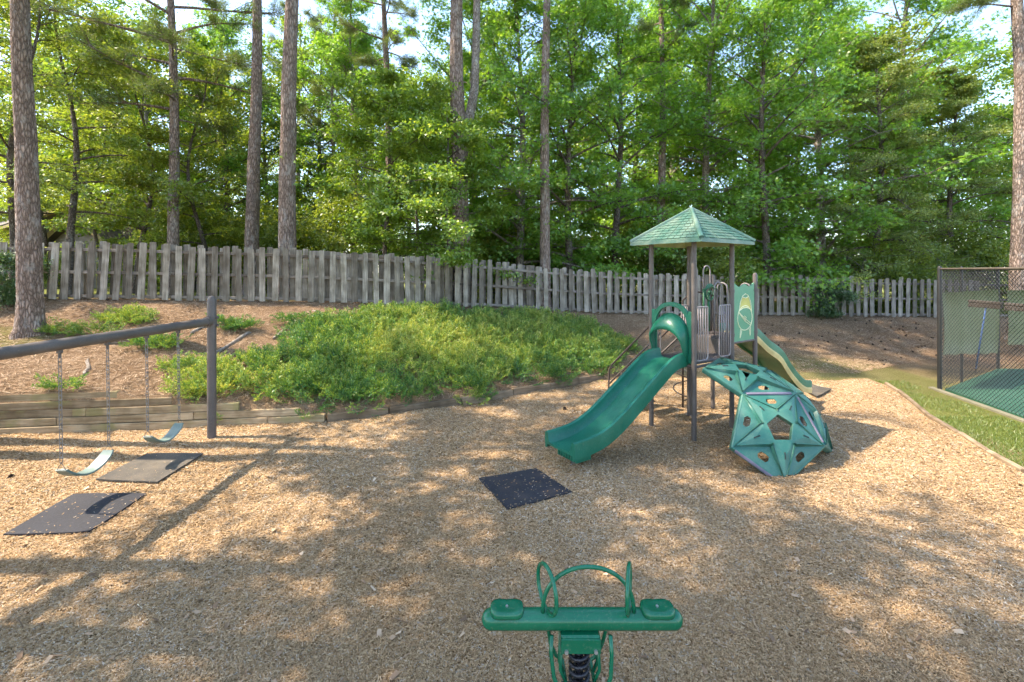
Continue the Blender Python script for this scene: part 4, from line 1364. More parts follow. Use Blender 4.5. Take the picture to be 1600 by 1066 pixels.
def grow(name, seed, h, base, Rc, n_limbs, tr, leafmat, barkmat, lsize=.12, per=22, twigs=9, clus=4, cl_r=.24, shape='rhomb', env='round', flat=.55, lean=(0, 0), droop=.25, up=.35, fork=None, wobA=.25, flare=1.5, needles=False, limb_min=0.0, nseg=14):
    rg = np.random.default_rng(seed); tb = MB()
    ph = rg.uniform(0, 6, 4)
    def tp(z):
        t = z / h
        return np.array([lean[0] * t + wobA * (math.sin(2.2 * t * 3 + ph[0]) - math.sin(ph[0])) * t, lean[1] * t + wobA * (math.sin(1.8 * t * 3 + ph[1]) - math.sin(ph[1])) * t, z])
    def trad(z):
        t = max(0, z / h); return tr * (1 - .82 * t) * (1 + (flare - 1) * math.exp(-z / .35))
    zs = [-.4, 0, .12, .3, .6, 1.0] + [1.0 + (h - 1.0) * (k / 16) for k in range(1, 17)]
    # trunk rings with a lumpy section
    V = []; Fc = []
    for i, z in enumerate(zs):
        c = tp(max(z, 0)); c[2] = z; r0 = trad(max(z, 0))
        for k in range(nseg):
            a = 2 * math.pi * k / nseg
            rr_ = r0 * (1 + .05 * math.sin(3 * a + z * 1.3 + ph[2]) + .035 * math.sin(7 * a + 2.2 * z) + (.16 * math.sin(4 * a + ph[3]) * math.exp(-max(z, 0) / .3) if flare > 1.2 else 0))
            V.append((c[0] + rr_ * math.cos(a), c[1] + rr_ * math.sin(a), z))
    for i in range(len(zs) - 1):
        for k in range(nseg): Fc.append((i * nseg + k, i * nseg + (k + 1) % nseg, (i + 1) * nseg + (k + 1) % nseg, (i + 1) * nseg + k))
    tb.add(V, Fc)
    cl = []; outd = []
    for i in range(n_limbs):
        f = (i + rg.uniform(0, 1)) / n_limbs
        z = base + (h * .97 - base) * f
        az = i * 2.39996 + rg.normal(0, .35)
        if env == 'round': Rr = Rc * max(.12, math.sin(math.pi * (.20 + .74 * f))) ** .7
        elif env == 'cone': Rr = Rc * (1.05 - f) ** .75
        elif env == 'col': Rr = Rc * (.75 + .35 * math.sin(math.pi * (f * 1.3 + .1))) * (1 if f < .85 else .6)
        else: Rr = Rc * (.55 + .45 * f) if f < .8 else Rc * .8
        Rr *= rg.uniform(.6, 1.15)
        el = (up + .75 * f + rg.normal(0, .12))
        d = np.array([math.cos(az), math.sin(az), 0.])
        p0 = tp(z); pts = []
        S_ = 6
        for k in range(S_ + 1):
            s_ = k / S_
            side = np.array([-d[1], d[0], 0]) * (.12 * Rr * math.sin(3 * s_ + i))
            pts.append(p0 + d * Rr * s_ + np.array([0, 0, Rr * (math.tan(min(el, 1.2)) * s_ * .7 - droop * s_ * s_)]) + side * s_)
        lr = max(.012, min(trad(z) * .5, .018 * Rr + .012))
        tb.tube(pts, [lr * (1 - .8 * k / S_) for k in range(S_ + 1)], 6, caps=False)
        for j in range(twigs):
            s_ = rg.uniform(.22 + limb_min, 1.0); kk = min(int(s_ * S_), S_ - 1); pa = pts[kk] * (1 - (s_ * S_ - kk)) + pts[kk + 1] * (s_ * S_ - kk)
            ta = az + rg.normal(0, .9); tl = Rr * rg.uniform(.18, .42) * (1.15 - .4 * s_)
            td = np.array([math.cos(ta), math.sin(ta), rg.normal(.12, .28)]); pe = pa + td * tl
            tb.tube([pa, (pa + pe) / 2 + np.array([0, 0, .04 * tl]), pe], [lr * .32, lr * .22, .004], 3, caps=False)
            for c in range(clus):
                g = rg.uniform(.25, 1.08); cl.append(pa + td * tl * g + np.array([0, 0, .02])); outd.append(td)
    cl = np.array(cl); outd = np.array(outd)
    n = len(cl) * per
    ci = np.repeat(np.arange(len(cl)), per)
    cvar = rg.uniform(0, 1, len(cl))
    if needles:
        # tufts of long needles fanning forward from the twig
        P0 = cl[ci]; dirn = outd[ci] * .7 + rg.normal(0, .62, (n, 3)) + np.array([0, 0, .18]); dirn /= np.linalg.norm(dirn, axis=1, keepdims=True)
        sd = np.cross(dirn, rg.normal(size=(n, 3))); sd /= np.linalg.norm(sd, axis=1, keepdims=True) + 1e-9
        L_ = (lsize * rg.uniform(.7, 1.2, n))[:, None]; wd = lsize * .028
        P0 = P0 + rg.normal(0, cl_r, (n, 3))
        V = np.stack([P0 - sd * wd, P0 + sd * wd, P0 + dirn * L_ - np.array([0, 0, .02])], axis=1).reshape(-1, 3)
        Fc = np.arange(n * 3).reshape(n, 3)
        var = np.repeat(np.clip(cvar[ci] * .6 + rg.uniform(0, .4, n), 0, 1), 3)
    else:
        off = rg.normal(0, cl_r, (n, 3)); off[:, 2] *= flat
        P = cl[ci] + off
        nr_ = rg.normal(0, .62, (n, 3)) + np.array([0, 0, .75]) + outd[ci] * .35
        nr_ /= np.linalg.norm(nr_, axis=1, keepdims=True)
        vr = np.clip(.55 * cvar[ci] + .45 * rg.uniform(0, 1, n), 0, 1)
        V, Fc, var = leaf_cloud(P, nr_, lsize, vr, rg, shape)
    tm = tb.mesh('trunk', barkmat, smooth=True)
    cm = np_mesh('crown', V, Fc, leafmat, var)
    return tm, cm


PROTO = {}
PROTO['gum_a'] = grow('gum', 21, 17, 1.2, 3.7, 52, .21, M['gum_leaf'], M['grey_bark'], .18, 11, 9, 5, .27, 'star', 'col')
PROTO['gum_b'] = grow('gum', 22, 15, .9, 4.0, 44, .19, M['gum_leaf'], M['dark_bark'], .18, 11, 9, 5, .29, 'star', 'round')
PROTO['maple_a'] = grow('maple', 31, 7.6, 1.0, 3.3, 26, .10, M['maple_leaf'], M['dark_bark'], .14, 20, 8, 5, .22, 'rhomb', 'round', .35, up=.1)
PROTO['maple_b'] = grow('maple', 32, 9.5, 2.0, 3.2, 30, .11, M['maple_leaf'], M['grey_bark'], .14, 18, 8, 5, .24, 'rhomb', 'round', .4, up=.15)
PROTO['slender_a'] = grow('slender', 41, 11, 2.6, 3.2, 20, .13, M['lime_leaf'], M['dark_bark'], .125, 22, 8, 4, .23, 'rhomb', 'round', .4, lean=(-1.2, .2), up=.25, wobA=.5)
PROTO['slender_b'] = grow('slender', 42, 9, 2.0, 2.8, 18, .10, M['lime_leaf'], M['dark_bark'], .125, 22, 8, 4, .23, 'rhomb', 'round', .4, lean=(.8, .2), up=.3, wobA=.5)
PROTO['feather'] = grow('feather', 51, 13, 1.4, 4.2, 46, .17, M['cedar_leaf'], M['dark_bark'], .09, 26, 10, 5, .22, 'rhomb', 'cone', .3, droop=.45, up=.25)
PROTO['wide_a'] = grow('wide', 61, 14, 1.5, 4.6, 34, .22, M['lime_leaf'], M['grey_bark'], .24, 9, 9, 5, .40, 'rhomb', 'round')
PROTO['wide_b'] = grow('wide', 62, 16, 2.0, 4.4, 36, .22, M['maple_leaf'], M['dark_bark'], .24, 9, 9, 5, .40, 'rhomb', 'round')
PROTO['shrub'] = grow('shrub', 71, 2.6, .15, 1.5, 22, .04, M['lime_leaf'], M['dark_bark'], .11, 16, 7, 4, .20, 'rhomb', 'round', .7, up=.3, flare=1.1)
PROTO['dark_shrub'] = grow('shrub', 72, 1.3, .1, .8, 20, .03, M['ground_leaf'], M['dark_bark'], .075, 18, 6, 4, .12, 'rhomb', 'round', .7, up=.3, flare=1.1)
PROTO['pine_tall'] = grow('pine', 81, 25, 12.5, 3.6, 30, .29, M['needle'], M['pine_bark'], .26, 30, 12, 4, .09, needles=True, env='top', droop=.1, up=.15, limb_min=.25, flare=1.45, wobA=.30, nseg=24)
PROTO['pine_mid'] = grow('pine', 82, 22, 7.0, 3.6, 42, .22, M['needle'], M['pine_bark'], .28, 26, 13, 4, .10, needles=True, env='round', droop=.1, up=.1, limb_min=.2, flare=1.3, wobA=.25, nseg=18)

PROTO['canopy'] = grow('canopy', 91, 16, 8.2, 4.4, 18, .2, M['maple_leaf'], M['grey_bark'], .22, 10, 8, 4, .30, 'rhomb', 'round', .5)
PROTO['canopy_high'] = grow('canopy', 92, 17, 11.3, 3.5, 15, .2, M['maple_leaf'], M['pine_bark'], .22, 8, 8, 4, .28, 'rhomb', 'round', .5)


def plant_tree(proto, x, y, label, cat='tree', name='tree', scale=1.0, rot=0.0, group=None, sz=None, trunk_scale=1.0, z=None):
    tm, cm = PROTO[proto]
    o = empty(name, (x, y, (terr(x, y) if z is None else z) - .02), label, cat, group)
    o.rotation_euler = (0, 0, rot); o.scale = (scale, scale, sz or scale)
    a = bpy.data.objects.new('trunk', tm); COL.objects.link(a); a.parent = o
    b = bpy.data.objects.new('crown', cm); COL.objects.link(b); b.parent = o
    return o


def px_tree(proto, px, Z, *a, **k):
    return plant_tree(proto, (px - 800) / F * Z, Z, *a, **k)


# named trees of the picture
px_tree('pine_tall', 47, 10.85, 'thick pine with lichen-flecked bark standing in front of the fence', name='pine_tree', scale=.82, rot=.4)
px_tree('pine_tall', 449, 15.4, 'thickest straight pine trunk rising behind the fence', name='pine_tree', rot=2.0, scale=1.02)
px_tree('pine_tall', 393, 17.6, 'straight pine just beside the thickest trunk, slightly thinner', name='pine_tree', rot=3.3, scale=.92)
px_tree('pine_mid', 270, 17.0, 'slim pine hung with leafy sprays, behind the fence past the swings', name='pine_tree', rot=1.0, scale=.93)
px_tree('pine_tall', 607, 22.5, 'dark slim pine trunk below the open patch of sky', name='pine_tree', rot=4.1, scale=.86)
fk = px_tree('pine_tall', 722, 17.4, 'pale pine trunk with a fork, rising out of the maple leaves', name='pine_tree', rot=0.0, scale=1.22, sz=1.0)
mb = MB(); mb.tube([Vector(p) for p in ((0.02, 0, 5.6), (.13, -.03, 6.7), (.30, -.04, 7.5), (.40, -.03, 8.3), (.44, 0, 10), (.50, .05, 14), (.62, .1, 20))], [.15, .16, .15, .13, .12, .10, .05], 14)
fs = mb.build('fork_stem', M['grey_bark'], None, True); fs.parent = fk
px_tree('gum_a', 812, 20.5, 'sweetgum with a grey trunk between the forked and reddish trunks', name='sweetgum_tree', rot=.7, scale=.95)
px_tree('pine_tall', 852, 17.35, 'slender reddish trunk growing right at the fence line', name='pine_tree', rot=.9, scale=.72, sz=1.0)
px_tree('pine_tall', 1031, 22.0, 'dark pine trunk rising behind the tower roof', name='pine_tree', rot=2.7, scale=.76, sz=.95)
px_tree('gum_a', 745, 22.8, 'leafy sweetgum just behind the forked pale trunk', name='sweetgum_tree', rot=3.1, scale=1.0)
px_tree('gum_b', 890, 19.8, 'leafy sweetgum right behind the slender reddish trunk', name='sweetgum_tree', rot=.5, scale=.95)
px_tree('gum_a', 1420, 27.5, 'tallest sweetgum, rising above the feathery evergreens', name='sweetgum_tree', rot=2.5, scale=1.35)
px_tree('gum_b', 960, 21.0, 'leafy sweetgum filling the space left of the tower roof', name='sweetgum_tree', rot=2.2, scale=1.0)
px_tree('gum_a', 1105, 22.5, 'tall sweetgum directly behind the tower roof', name='sweetgum_tree', rot=4.0, scale=1.08)
px_tree('gum_b', 1200, 20.3, 'broad sweetgum whose low branches hang over the fence', name='sweetgum_tree', rot=5.3, scale=1.0)
px_tree('gum_a', 1282, 23.5, 'dark-trunked sweetgum showing its bare stem against the sky', name='sweetgum_tree', rot=1.2, scale=1.12)
px_tree('feather', 1365, 22.0, 'feathery dark evergreen with drooping sprays above the short fence', name='evergreen_tree', rot=.3, scale=1.05)
px_tree('feather', 1490, 24.0, 'feathery evergreen directly behind the chain-link corner', name='evergreen_tree', rot=2.4, scale=1.0)
px_tree('pine_tall', 1592, 17.0, 'pale pine trunk behind the court windscreen', name='pine_tree', rot=2.9, scale=1.0)
px_tree('maple_a', 600, 17.0, 'low layered maple hanging over the fence left of forked trunk', name='maple_tree', rot=1.1, scale=1.05)
px_tree('maple_a', 705, 16.6, 'low maple wrapped round the foot of the forked pine', name='maple_tree', rot=3.9, scale=.92)
px_tree('maple_b', 655, 19.5, 'taller maple behind the layered low maples', name='maple_tree', rot=.2, scale=.95)
px_tree('slender_a', 112, 16.0, 'crooked dark-stemmed slender tree beside the lichen-flecked pine', name='slender_tree', rot=.0, scale=1.0)
px_tree('slender_b', 212, 17.8, 'slender dark-stemmed tree forking below the slim pine', name='slender_tree', rot=1.9, scale=1.05)
px_tree('slender_a', 18, 15.6, 'grey forked slender tree half hidden at the photo\'s left edge', name='slender_tree', rot=3.4, scale=.95)
px_tree('slender_b', 160, 21.5, 'slender leafy tree standing in front of the low gabled house', name='slender_tree', rot=5.2, scale=.9)
px_tree('slender_a', 75, 24.0, 'slender leafy tree standing in front of the brown house roof', name='slender_tree', rot=2.2, scale=1.1)
px_tree('maple_b', 245, 24.0, 'tall maple filling the gap left of the slim pine', name='maple_tree', rot=1.3, scale=1.5)
px_tree('maple_b', 130, 27.0, 'tall maple behind the crooked slender tree', name='maple_tree', rot=2.9, scale=1.6)
px_tree('gum_b', 352, 25.5, 'leafy sweetgum between the slim and straight pines', name='sweetgum_tree', rot=4.4, scale=1.0)
px_tree('gum_a', 555, 25.0, 'leafy sweetgum left of the dark slim pine', name='sweetgum_tree', rot=1.7, scale=.95)
px_tree('gum_a', 1045, 26.5, 'tall sweetgum behind the dark pine trunk by the tower roof', name='sweetgum_tree', rot=.1, scale=1.15)
px_tree('slender_b', 330, 19.0, 'slender leafy tree between slim and straight pines', name='slender_tree', rot=4.6, scale=1.0)
px_tree('pine_mid', 525, 27.0, 'thin leaning pine in the gap right of the thickest trunk', name='pine_tree', rot=1.5, scale=.8)
px_tree('dark_shrub', 1292, 18.9, 'small dark shrub growing against the fence boards', cat='shrub', name='shrub', rot=.4, scale=.95)
px_tree('dark_shrub', 15, 12.3, 'small leafy bush at the fence by the lichen-flecked pine', cat='shrub', name='shrub', rot=2.4, scale=.9)
px_tree('shrub', 1390, 20.9, 'broad-leaved bush spilling over the short fence boards', cat='shrub', name='shrub', rot=1.4, scale=1.0)
px_tree('shrub', 1120, 19.9, 'leafy bush behind the fence beside the tower', cat='shrub', name='shrub', rot=.4, scale=1.1)

# lit bushes and woodland behind the fence
rb2 = random.Random(19)
BUSH = [(20, 'behind the fence left of the lichen-flecked pine', .8), (92, 'below the brown house roof', .55), (200, 'below the low gabled house', .7), (252, 'left of the slim pine', 1.0), (305, 'right of the slim pine', 1.2), (365, 'left of the straight pine', 1.3), (422, 'between the straight and thickest pines', 1.2),
        (488, 'right of the thickest pine', 1.4), (545, 'left of the layered maples', 1.4), (770, 'right of the forked pine', 1.2), (835, 'left of the reddish trunk', 1.3), (905, 'right of the reddish trunk', 1.2), (1000, 'left of the tower posts', 1.3), (1060, 'between the tower posts', 1.2), (1445, 'left of the chain-link corner', 1.2), (1530, 'seen through the chain-link', 1.3)]
for px, where, sc2 in BUSH:
    px_tree('shrub', px, rb2.uniform(20.5, 24.5), 'lime green bush behind the wooden fence, ' + where.replace('behind the fence ', ''), cat='bush', name='bush', scale=sc2 * rb2.uniform(.95, 1.1), rot=rb2.uniform(0, 6), group='bushes behind the fence')
far = [(-40, 33, 'wide_a', "at the photo's left edge, behind the grey forked tree"), (60, 44, 'pine_mid', 'seen behind the crooked slender tree'), (150, 40, 'wide_a', 'behind the low gabled house'), (215, 34, 'pine_mid', 'just left of the slim pine'), (285, 30, 'wide_a', 'just right of the slim pine'),
       (345, 36, 'pine_mid', 'just left of the straight pine'), (420, 30, 'wide_a', 'between the straight and thickest pines'), (470, 38, 'pine_mid', 'just right of the thickest pine'), (500, 29, 'wide_b', 'in the gap right of the thickest pine'), (560, 33, 'pine_mid', 'left of the dark slim pine'),
       (578, 42, 'pine_mid', 'farther back and nearly touching the dark slim pine'), (640, 31, 'wide_b', 'just right of the dark slim pine'), (690, 38, 'wide_a', 'just left of the forked pine'), (740, 28, 'wide_b', 'just right of the forked pine'), (800, 34, 'wide_b', 'behind the grey-trunked sweetgum'),
       (880, 30, 'wide_b', 'just right of the slender reddish trunk'), (930, 38, 'wide_a', 'midway between reddish trunk and tower roof'), (985, 30, 'wide_b', 'just left of the tower roof'), (1060, 31, 'wide_b', 'above the left half of the tower roof'), (1140, 33, 'wide_a', 'above the right half of the tower roof'),
       (1180, 28, 'wide_b', 'just right of the tower roof'), (1240, 32, 'wide_b', 'left of the bare dark sweetgum stem'), (1320, 30, 'wide_a', 'right of the bare dark sweetgum stem'), (1400, 34, 'wide_b', 'behind the evergreen over the short fence'), (1470, 30, 'wide_b', 'directly above the chain-link corner post'),
       (1560, 33, 'wide_b', 'left of the pale pine by the court'), (1650, 28, 'wide_b', "at the photo's right edge behind the pale pine")]
for px, Z, pr, where in far:
    if pr == 'pine_mid': px_tree(pr, px, Z, 'distant pine ' + where, name='pine_tree', scale=rb2.uniform(.85, 1.1), rot=rb2.uniform(0, 6), group='distant pines')
    else: px_tree(pr, px, Z, 'distant leafy tree ' + where, name='woodland_tree', scale=rb2.uniform(.85, 1.2), rot=rb2.uniform(0, 6), group='distant leafy trees')
for px, Z, pr in [(1000, 52, 'wide_a'), (780, 52, 'wide_a'), (600, 54, 'wide_b'), (400, 52, 'wide_a'), (200, 56, 'wide_a'), (0, 54, 'wide_b'), (1200, 50, 'wide_b'), (1400, 52, 'wide_b'), (1600, 48, 'wide_b')]:
    px_tree(pr, px, Z, 'leafy tree deep in the wood, mostly hidden by nearer trees', name='woodland_tree', scale=rb2.uniform(.9, 1.2), rot=rb2.uniform(0, 6), group='trees deep in the wood')

# trees outside the picture whose crowns shade the play area
for (x, y, pr, sc2, ro) in [(-8.4, 2.3, 'canopy', .85, 0.3), (-4.8, .9, 'canopy', .82, 3.0), (-10.1, 8.0, 'canopy_high', 1.0, 4.2), (-9.6, 4.7, 'canopy_high', .95, 1.1), (-10.5, -1.5, 'canopy', 1.0, .8), (-5.3, 3.7, 'canopy_high', .85, 5.0), (-10.8, 2.9, 'canopy_high', 1.0, 4.4), (-9.2, 7.4, 'canopy_high', .9, .9)]:
    plant_tree(pr, x, y, 'tall tree beside the swings, outside the picture', name='shade_tree', scale=sc2, rot=ro, group='shade trees outside the picture', z=0 if y < 7 else None)

# ------------------------------------------------------------------ houses behind the fence
def house(cx, cy, w, d_, hwall, hroof, rot, label):
    z0 = terr(cx, cy) - .3
    rt = empty('house', (cx, cy, z0), label, 'house'); rt.rotation_euler = (0, 0, rot)
    def bld(mb, name, mat, par):
        o = mb.build(name, mat, None); o.parent = par; return o
    mb = MB(); mb.box((0, 0, hwall / 2), (w, d_, hwall))
    mb.add([(-w / 2, -d_ / 2, hwall), (w / 2, -d_ / 2, hwall), (0, -d_ / 2, hwall + hroof), (-w / 2, d_ / 2, hwall), (w / 2, d_ / 2, hwall), (0, d_ / 2, hwall + hroof)], [(0, 1, 2), (5, 4, 3)])
    wl = bld(mb, 'wall', M['house_wall'], rt)
    mb = MB()
    for sg in (-1, 1):
        a = Vector((sg * (w / 2 + .5), 0, hwall - .35 * hroof / (w / 2) * 1.2)); b = Vector((0, 0, hwall + hroof + .02)); dl = d_ / 2 + .5
        mb.add([a + Vector((0, -dl, 0)), a + Vector((0, dl, 0)), b + Vector((0, dl, 0)), b + Vector((0, -dl, 0)), a + Vector((0, -dl, .18)), a + Vector((0, dl, .18)), b + Vector((0, dl, .18)), b + Vector((0, -dl, .18))],
               [(0, 1, 2, 3), (7, 6, 5, 4), (0, 4, 5, 1), (1, 5, 6, 2), (0, 3, 7, 4)])
    rf = bld(mb, 'roof', M['house_roof'], rt)
    mb = MB()
    for sg in (-1, 1):
        a = Vector((sg * (w / 2 + .5), -d_ / 2 - .52, hwall - .3)); b = Vector((0, -d_ / 2 - .52, hwall + hroof + .05)); mb.tube([a, b], .14, 4)
    bld(mb, 'gable_trim', M['house_trim'], rf)
    for x in (-w * .25, w * .25):
        mb = MB(); mb.box((x, -d_ / 2 - .03, hwall * .55), (1.2, .08, 1.5), None, .02); wi = bld(mb, 'window', M['house_trim'], rt)
        mb = MB(); mb.box((x, -d_ / 2 - .075, hwall * .55), (1.0, .03, 1.3)); bld(mb, 'pane', M['glass'], wi)


house(-29, 31, 13, 10, 2.6, 3.6, 1.0, 'brown-roofed house glimpsed over the fence beside the crooked tree')
house(-23.5, 30, 6.5, 9, 2.0, 2.4, -.15, 'low gabled house with ochre trim behind the slender trees')
house(0.5, 40, 12, 9, 3.0, 3.2, .25, 'pale house glimpsed between the sweetgum trunks')
house(22, 40, 11, 9, 3.2, 3.2, -.3, 'pale house showing in gaps behind the tower')

# ------------------------------------------------------------------ juniper ground cover
rgj = np.random.default_rng(77)
JP = [(300, 622), (345, 590), (372, 574), (430, 555), (470, 520), (520, 503), (600, 494), (700, 494), (800, 497), (890, 503), (950, 526), (985, 548), (968, 572), (938, 586), (850, 604), (720, 627), (560, 648), (468, 652), (372, 636)]
JW = [ray_terr(*p) for p in JP]


def in_poly(x, y, P):
    c = False; n = len(P)
    for i in range(n):
        x0, y0 = P[i].x, P[i].y; x1, y1 = P[i - 1].x, P[i - 1].y
        if (y0 > y) != (y1 > y) and x < (x1 - x0) * (y - y0) / (y1 - y0) + x0: c = not c
    return c


def spray_template(nb, rg):
    """a feathery branch along +x, unit length: small pointed facets on side twigs"""
    V = []; Fc = []; var = []
    def facet(p, d, n, L_, wd, vv):
        b = len(V); d = d / np.linalg.norm(d); sd = np.cross(d, n); sd /= np.linalg.norm(sd) + 1e-9
        V.extend([p, p + d * L_ * .5 + sd * wd, p + d * L_, p + d * L_ * .5 - sd * wd]); Fc.append((b, b + 1, b + 2, b + 3)); var.extend([vv - .12, vv, vv + .14, vv])
    for i in range(nb):
        s = .12 + .88 * i / (nb - 1); sg = 1 if i % 2 else -1
        p = np.array([s, 0, .10 * s * s]); L_ = .36 * (1.15 - s) + .12
        d = np.array([.75, sg * .75, rg.normal(.28, .25)]); d /= np.linalg.norm(d)
        for k in range(5):
            q_ = p + d * L_ * (.12 + .2 * k)
            dd = d + rg.normal(0, .55, 3) + np.array([.2, 0, .25])
            facet(q_, dd, rg.normal(size=3), .15, .026, .22 + .115 * k)
    facet(np.array([.9, 0, .1]), np.array([1, 0, .25]), np.array([0, 0, 1.]), .22, .03, .8)
    return np.array(V), np.array(Fc), np.array(var)


TPL = [spray_template(12, rgj) for _ in range(5)]


def juniper(name, pts, label, cat, kind=None, lmin=.24, lmax=.42, hmax=.24, group=None):
    VV = []; FF = []; AA = []; b = 0
    for q_ in pts:
        x, y = q_[:2]
        z = terr(x, y) if y > lerp_tab(EDGE_Y, x) else 0
        mound = .5 + .5 * math.sin(1.9 * x + 1.1 * y) * math.sin(1.3 * y - 1.6 * x + 1.0)
        hh = hmax * (.25 + .75 * mound) * rgj.uniform(.15, 1.0)
        V, Fc, var = TPL[rgj.integers(5)]
        L_ = rgj.uniform(lmin, lmax); az = rgj.normal(-1.2, 1.3); el = rgj.uniform(.05, .75)
        if len(q_) == 4:
            az = math.atan2(y - q_[3], x - q_[2]) + rgj.normal(0, .5); dd_ = math.hypot(x - q_[2], y - q_[3]); el = 1.0 - 2.2 * dd_ + rgj.normal(0, .2)
            hs = math.sin(12.9898 * q_[2] + 78.233 * q_[3]) * 43758.5; hs -= math.floor(hs); hh = hmax * (.15 + .75 * mound) * (.35 + .65 * hs) * max(.1, 1 - 2.2 * dd_)
        ca, sa = math.cos(az), math.sin(az); ce, se = math.cos(el), math.sin(el)
        ro = rgj.normal(0, .5); cr, sr_ = math.cos(ro), math.sin(ro)
        M3 = np.array([[ca, -sa, 0], [sa, ca, 0], [0, 0, 1]]) @ np.array([[ce, 0, -se], [0, 1, 0], [se, 0, ce]]) @ np.array([[1, 0, 0], [0, cr, -sr_], [0, sr_, cr]])
        W = (V * L_) @ M3.T + np.array([x, y, z + hh])
        VV.append(W); FF.append(Fc + b); b += len(V)
        tone = .06 + .24 * math.exp(-((x + .3) / 2.6) ** 2 - ((y - 13.2) / 1.8) ** 2) + .25 * math.sin(.8 * x + .5) * math.sin(.9 * y) + rgj.normal(-.04, .10) + (.45 * (hs - .5) if len(q_) == 4 else 0)  # yellower upper middle: new growth plus sunlight put into the colour
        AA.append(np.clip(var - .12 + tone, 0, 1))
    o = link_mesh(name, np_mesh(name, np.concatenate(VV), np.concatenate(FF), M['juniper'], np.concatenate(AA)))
    return tag(o, label, cat, group, kind)


xs_ = [p.x for p in JW]; ys_ = [p.y for p in JW]; pts = []
while len(pts) < 6800:
    x = rgj.uniform(min(xs_), max(xs_)); y = rgj.uniform(min(ys_) - .5, max(ys_))
    eb = y - lerp_tab(EDGE_Y, x)
    if in_poly(x, y, JW) or (.12 < eb < .7 and -5.2 < x < 1.9):
        gap = math.sin(2.1 * x + 3.3 * y) * math.sin(2.9 * x - 1.3 * y + .6)
        if gap > .72 and rgj.random() < .7: continue
        k_ = rgj.integers(8, 15); pts += [(x + .13 * rgj.normal(), y + .11 * rgj.normal(), x, y) for _ in range(k_)]
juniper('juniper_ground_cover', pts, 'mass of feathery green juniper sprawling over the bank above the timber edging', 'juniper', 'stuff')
for (px, py, rx, ry, n, lab) in [(205, 502, .75, .3, 130, 'juniper clump on the bank right of the lichen-flecked pine'), (120, 521, .9, .22, 90, 'low thin juniper trailing at the foot of the lichen-flecked pine'), (245, 541, .55, .25, 90, 'small juniper clump seen just under the swing beam'),
                                 (368, 513, .5, .22, 90, 'small juniper clump right of the swing upright'), (318, 580, .8, .25, 120, 'spreading juniper clump behind the swing upright'), (468, 506, .6, .2, 70, 'thin juniper clump at the upper edge of the bank'),
                                 (305, 616, .5, .22, 80, 'juniper clump spilling over the retaining wall by the upright'), (100, 609, .35, .1, 25, 'tiny juniper sprig on the bank above the retaining wall')]:
    c = ray_terr(px, py); pp = []
    while len(pp) < n:
        a, r_ = rgj.uniform(0, 6.283), rgj.uniform(0, 1) ** .5
        pp.append((c.x + rx * r_ * math.cos(a), c.y + ry * r_ * math.sin(a)))
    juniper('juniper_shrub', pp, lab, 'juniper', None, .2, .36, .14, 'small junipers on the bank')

# ------------------------------------------------------------------ loose litter
def litter(name, P, L_, W_, tilt, mat, var, label, cat, rg, curl=0.0):
    n = len(P); az = rg.uniform(0, 6.283, n); el = rg.normal(0, tilt, n); ro = rg.normal(0, tilt * 1.3, n)
    d = np.stack([np.cos(az) * np.cos(el), np.sin(az) * np.cos(el), np.sin(el)], 1)
    s0 = np.stack([-np.sin(az), np.cos(az), np.zeros(n)], 1); nn = np.cross(d, s0)
    sd = s0 * np.cos(ro)[:, None] + nn * np.sin(ro)[:, None]
    L2 = (L_ / 2)[:, None]; W2 = (W_ / 2)[:, None]; tp = rg.uniform(.4, 1, n)[:, None]
    V = np.stack([P - d * L2 - sd * W2, P + d * L2 - sd * W2 * tp, P + d * L2 + sd * W2 * tp, P - d * L2 + sd * W2], 1).reshape(-1, 3)
    Fc = np.arange(4 * n).reshape(n, 4)
    o = link_mesh(name, np_mesh(name, V, Fc, mat, np.repeat(var, 4)))
    return tag(o, label, cat, None, 'stuff')


rgl = np.random.default_rng(5)
N = 460000
inv = rgl.uniform(1 / 13.5, 1 / 2.7, N)
Y = 1 / inv
X = rgl.uniform(-1.22, 1.22, N) * Y
ey = np.interp(X, [p[0] for p in EDGE_Y], [p[1] for p in EDGE_Y]); bx = np.interp(Y, [p[0] for p in BX], [p[1] for p in BX])
ok = (Y < ey - .02) & (X < bx - .05) & (Y < 12.75 + .2 * rgl.normal(size=N))
polys = [[G(*q_) for q_ in qq] for qq in ([(5, 839), (115, 774), (229, 773), (140, 835)], [(150, 753), (230, 711), (318, 711), (246, 757)], [(748, 750), (838, 734), (893, 771), (793, 798)])]
for P4 in polys:
    x0, x1 = min(p.x for p in P4), max(p.x for p in P4); y0, y1 = min(p.y for p in P4), max(p.y for p in P4)
    for i in np.nonzero(ok & (X > x0) & (X < x1) & (Y > y0) & (Y < y1))[0]:
        if in_poly(X[i], Y[i], P4): ok[i] = False
X, Y = X[ok], Y[ok]; n = len(X)
P = np.stack([X, Y, chip_z(X, Y) + rgl.uniform(.001, .014, n) + .003], 1)
sc_f = np.clip(Y / 5, .8, 1.5)
litter('wood_chips', P, (.012 + .034 * rgl.beta(1.5, 3.0, n) + .03 * (rgl.uniform(0, 1, n) > .985)) * sc_f, rgl.uniform(.0035, .010, n) * sc_f, .30, M['chip'], np.clip(rgl.beta(2.6, 2.4, n) + .10 * np.sin(1.1 * X + .6 * Y) * np.sin(.9 * Y - .5 * X), 0, 1), 'loose tan wood chips covering the whole play area', 'wood chips', rgl)
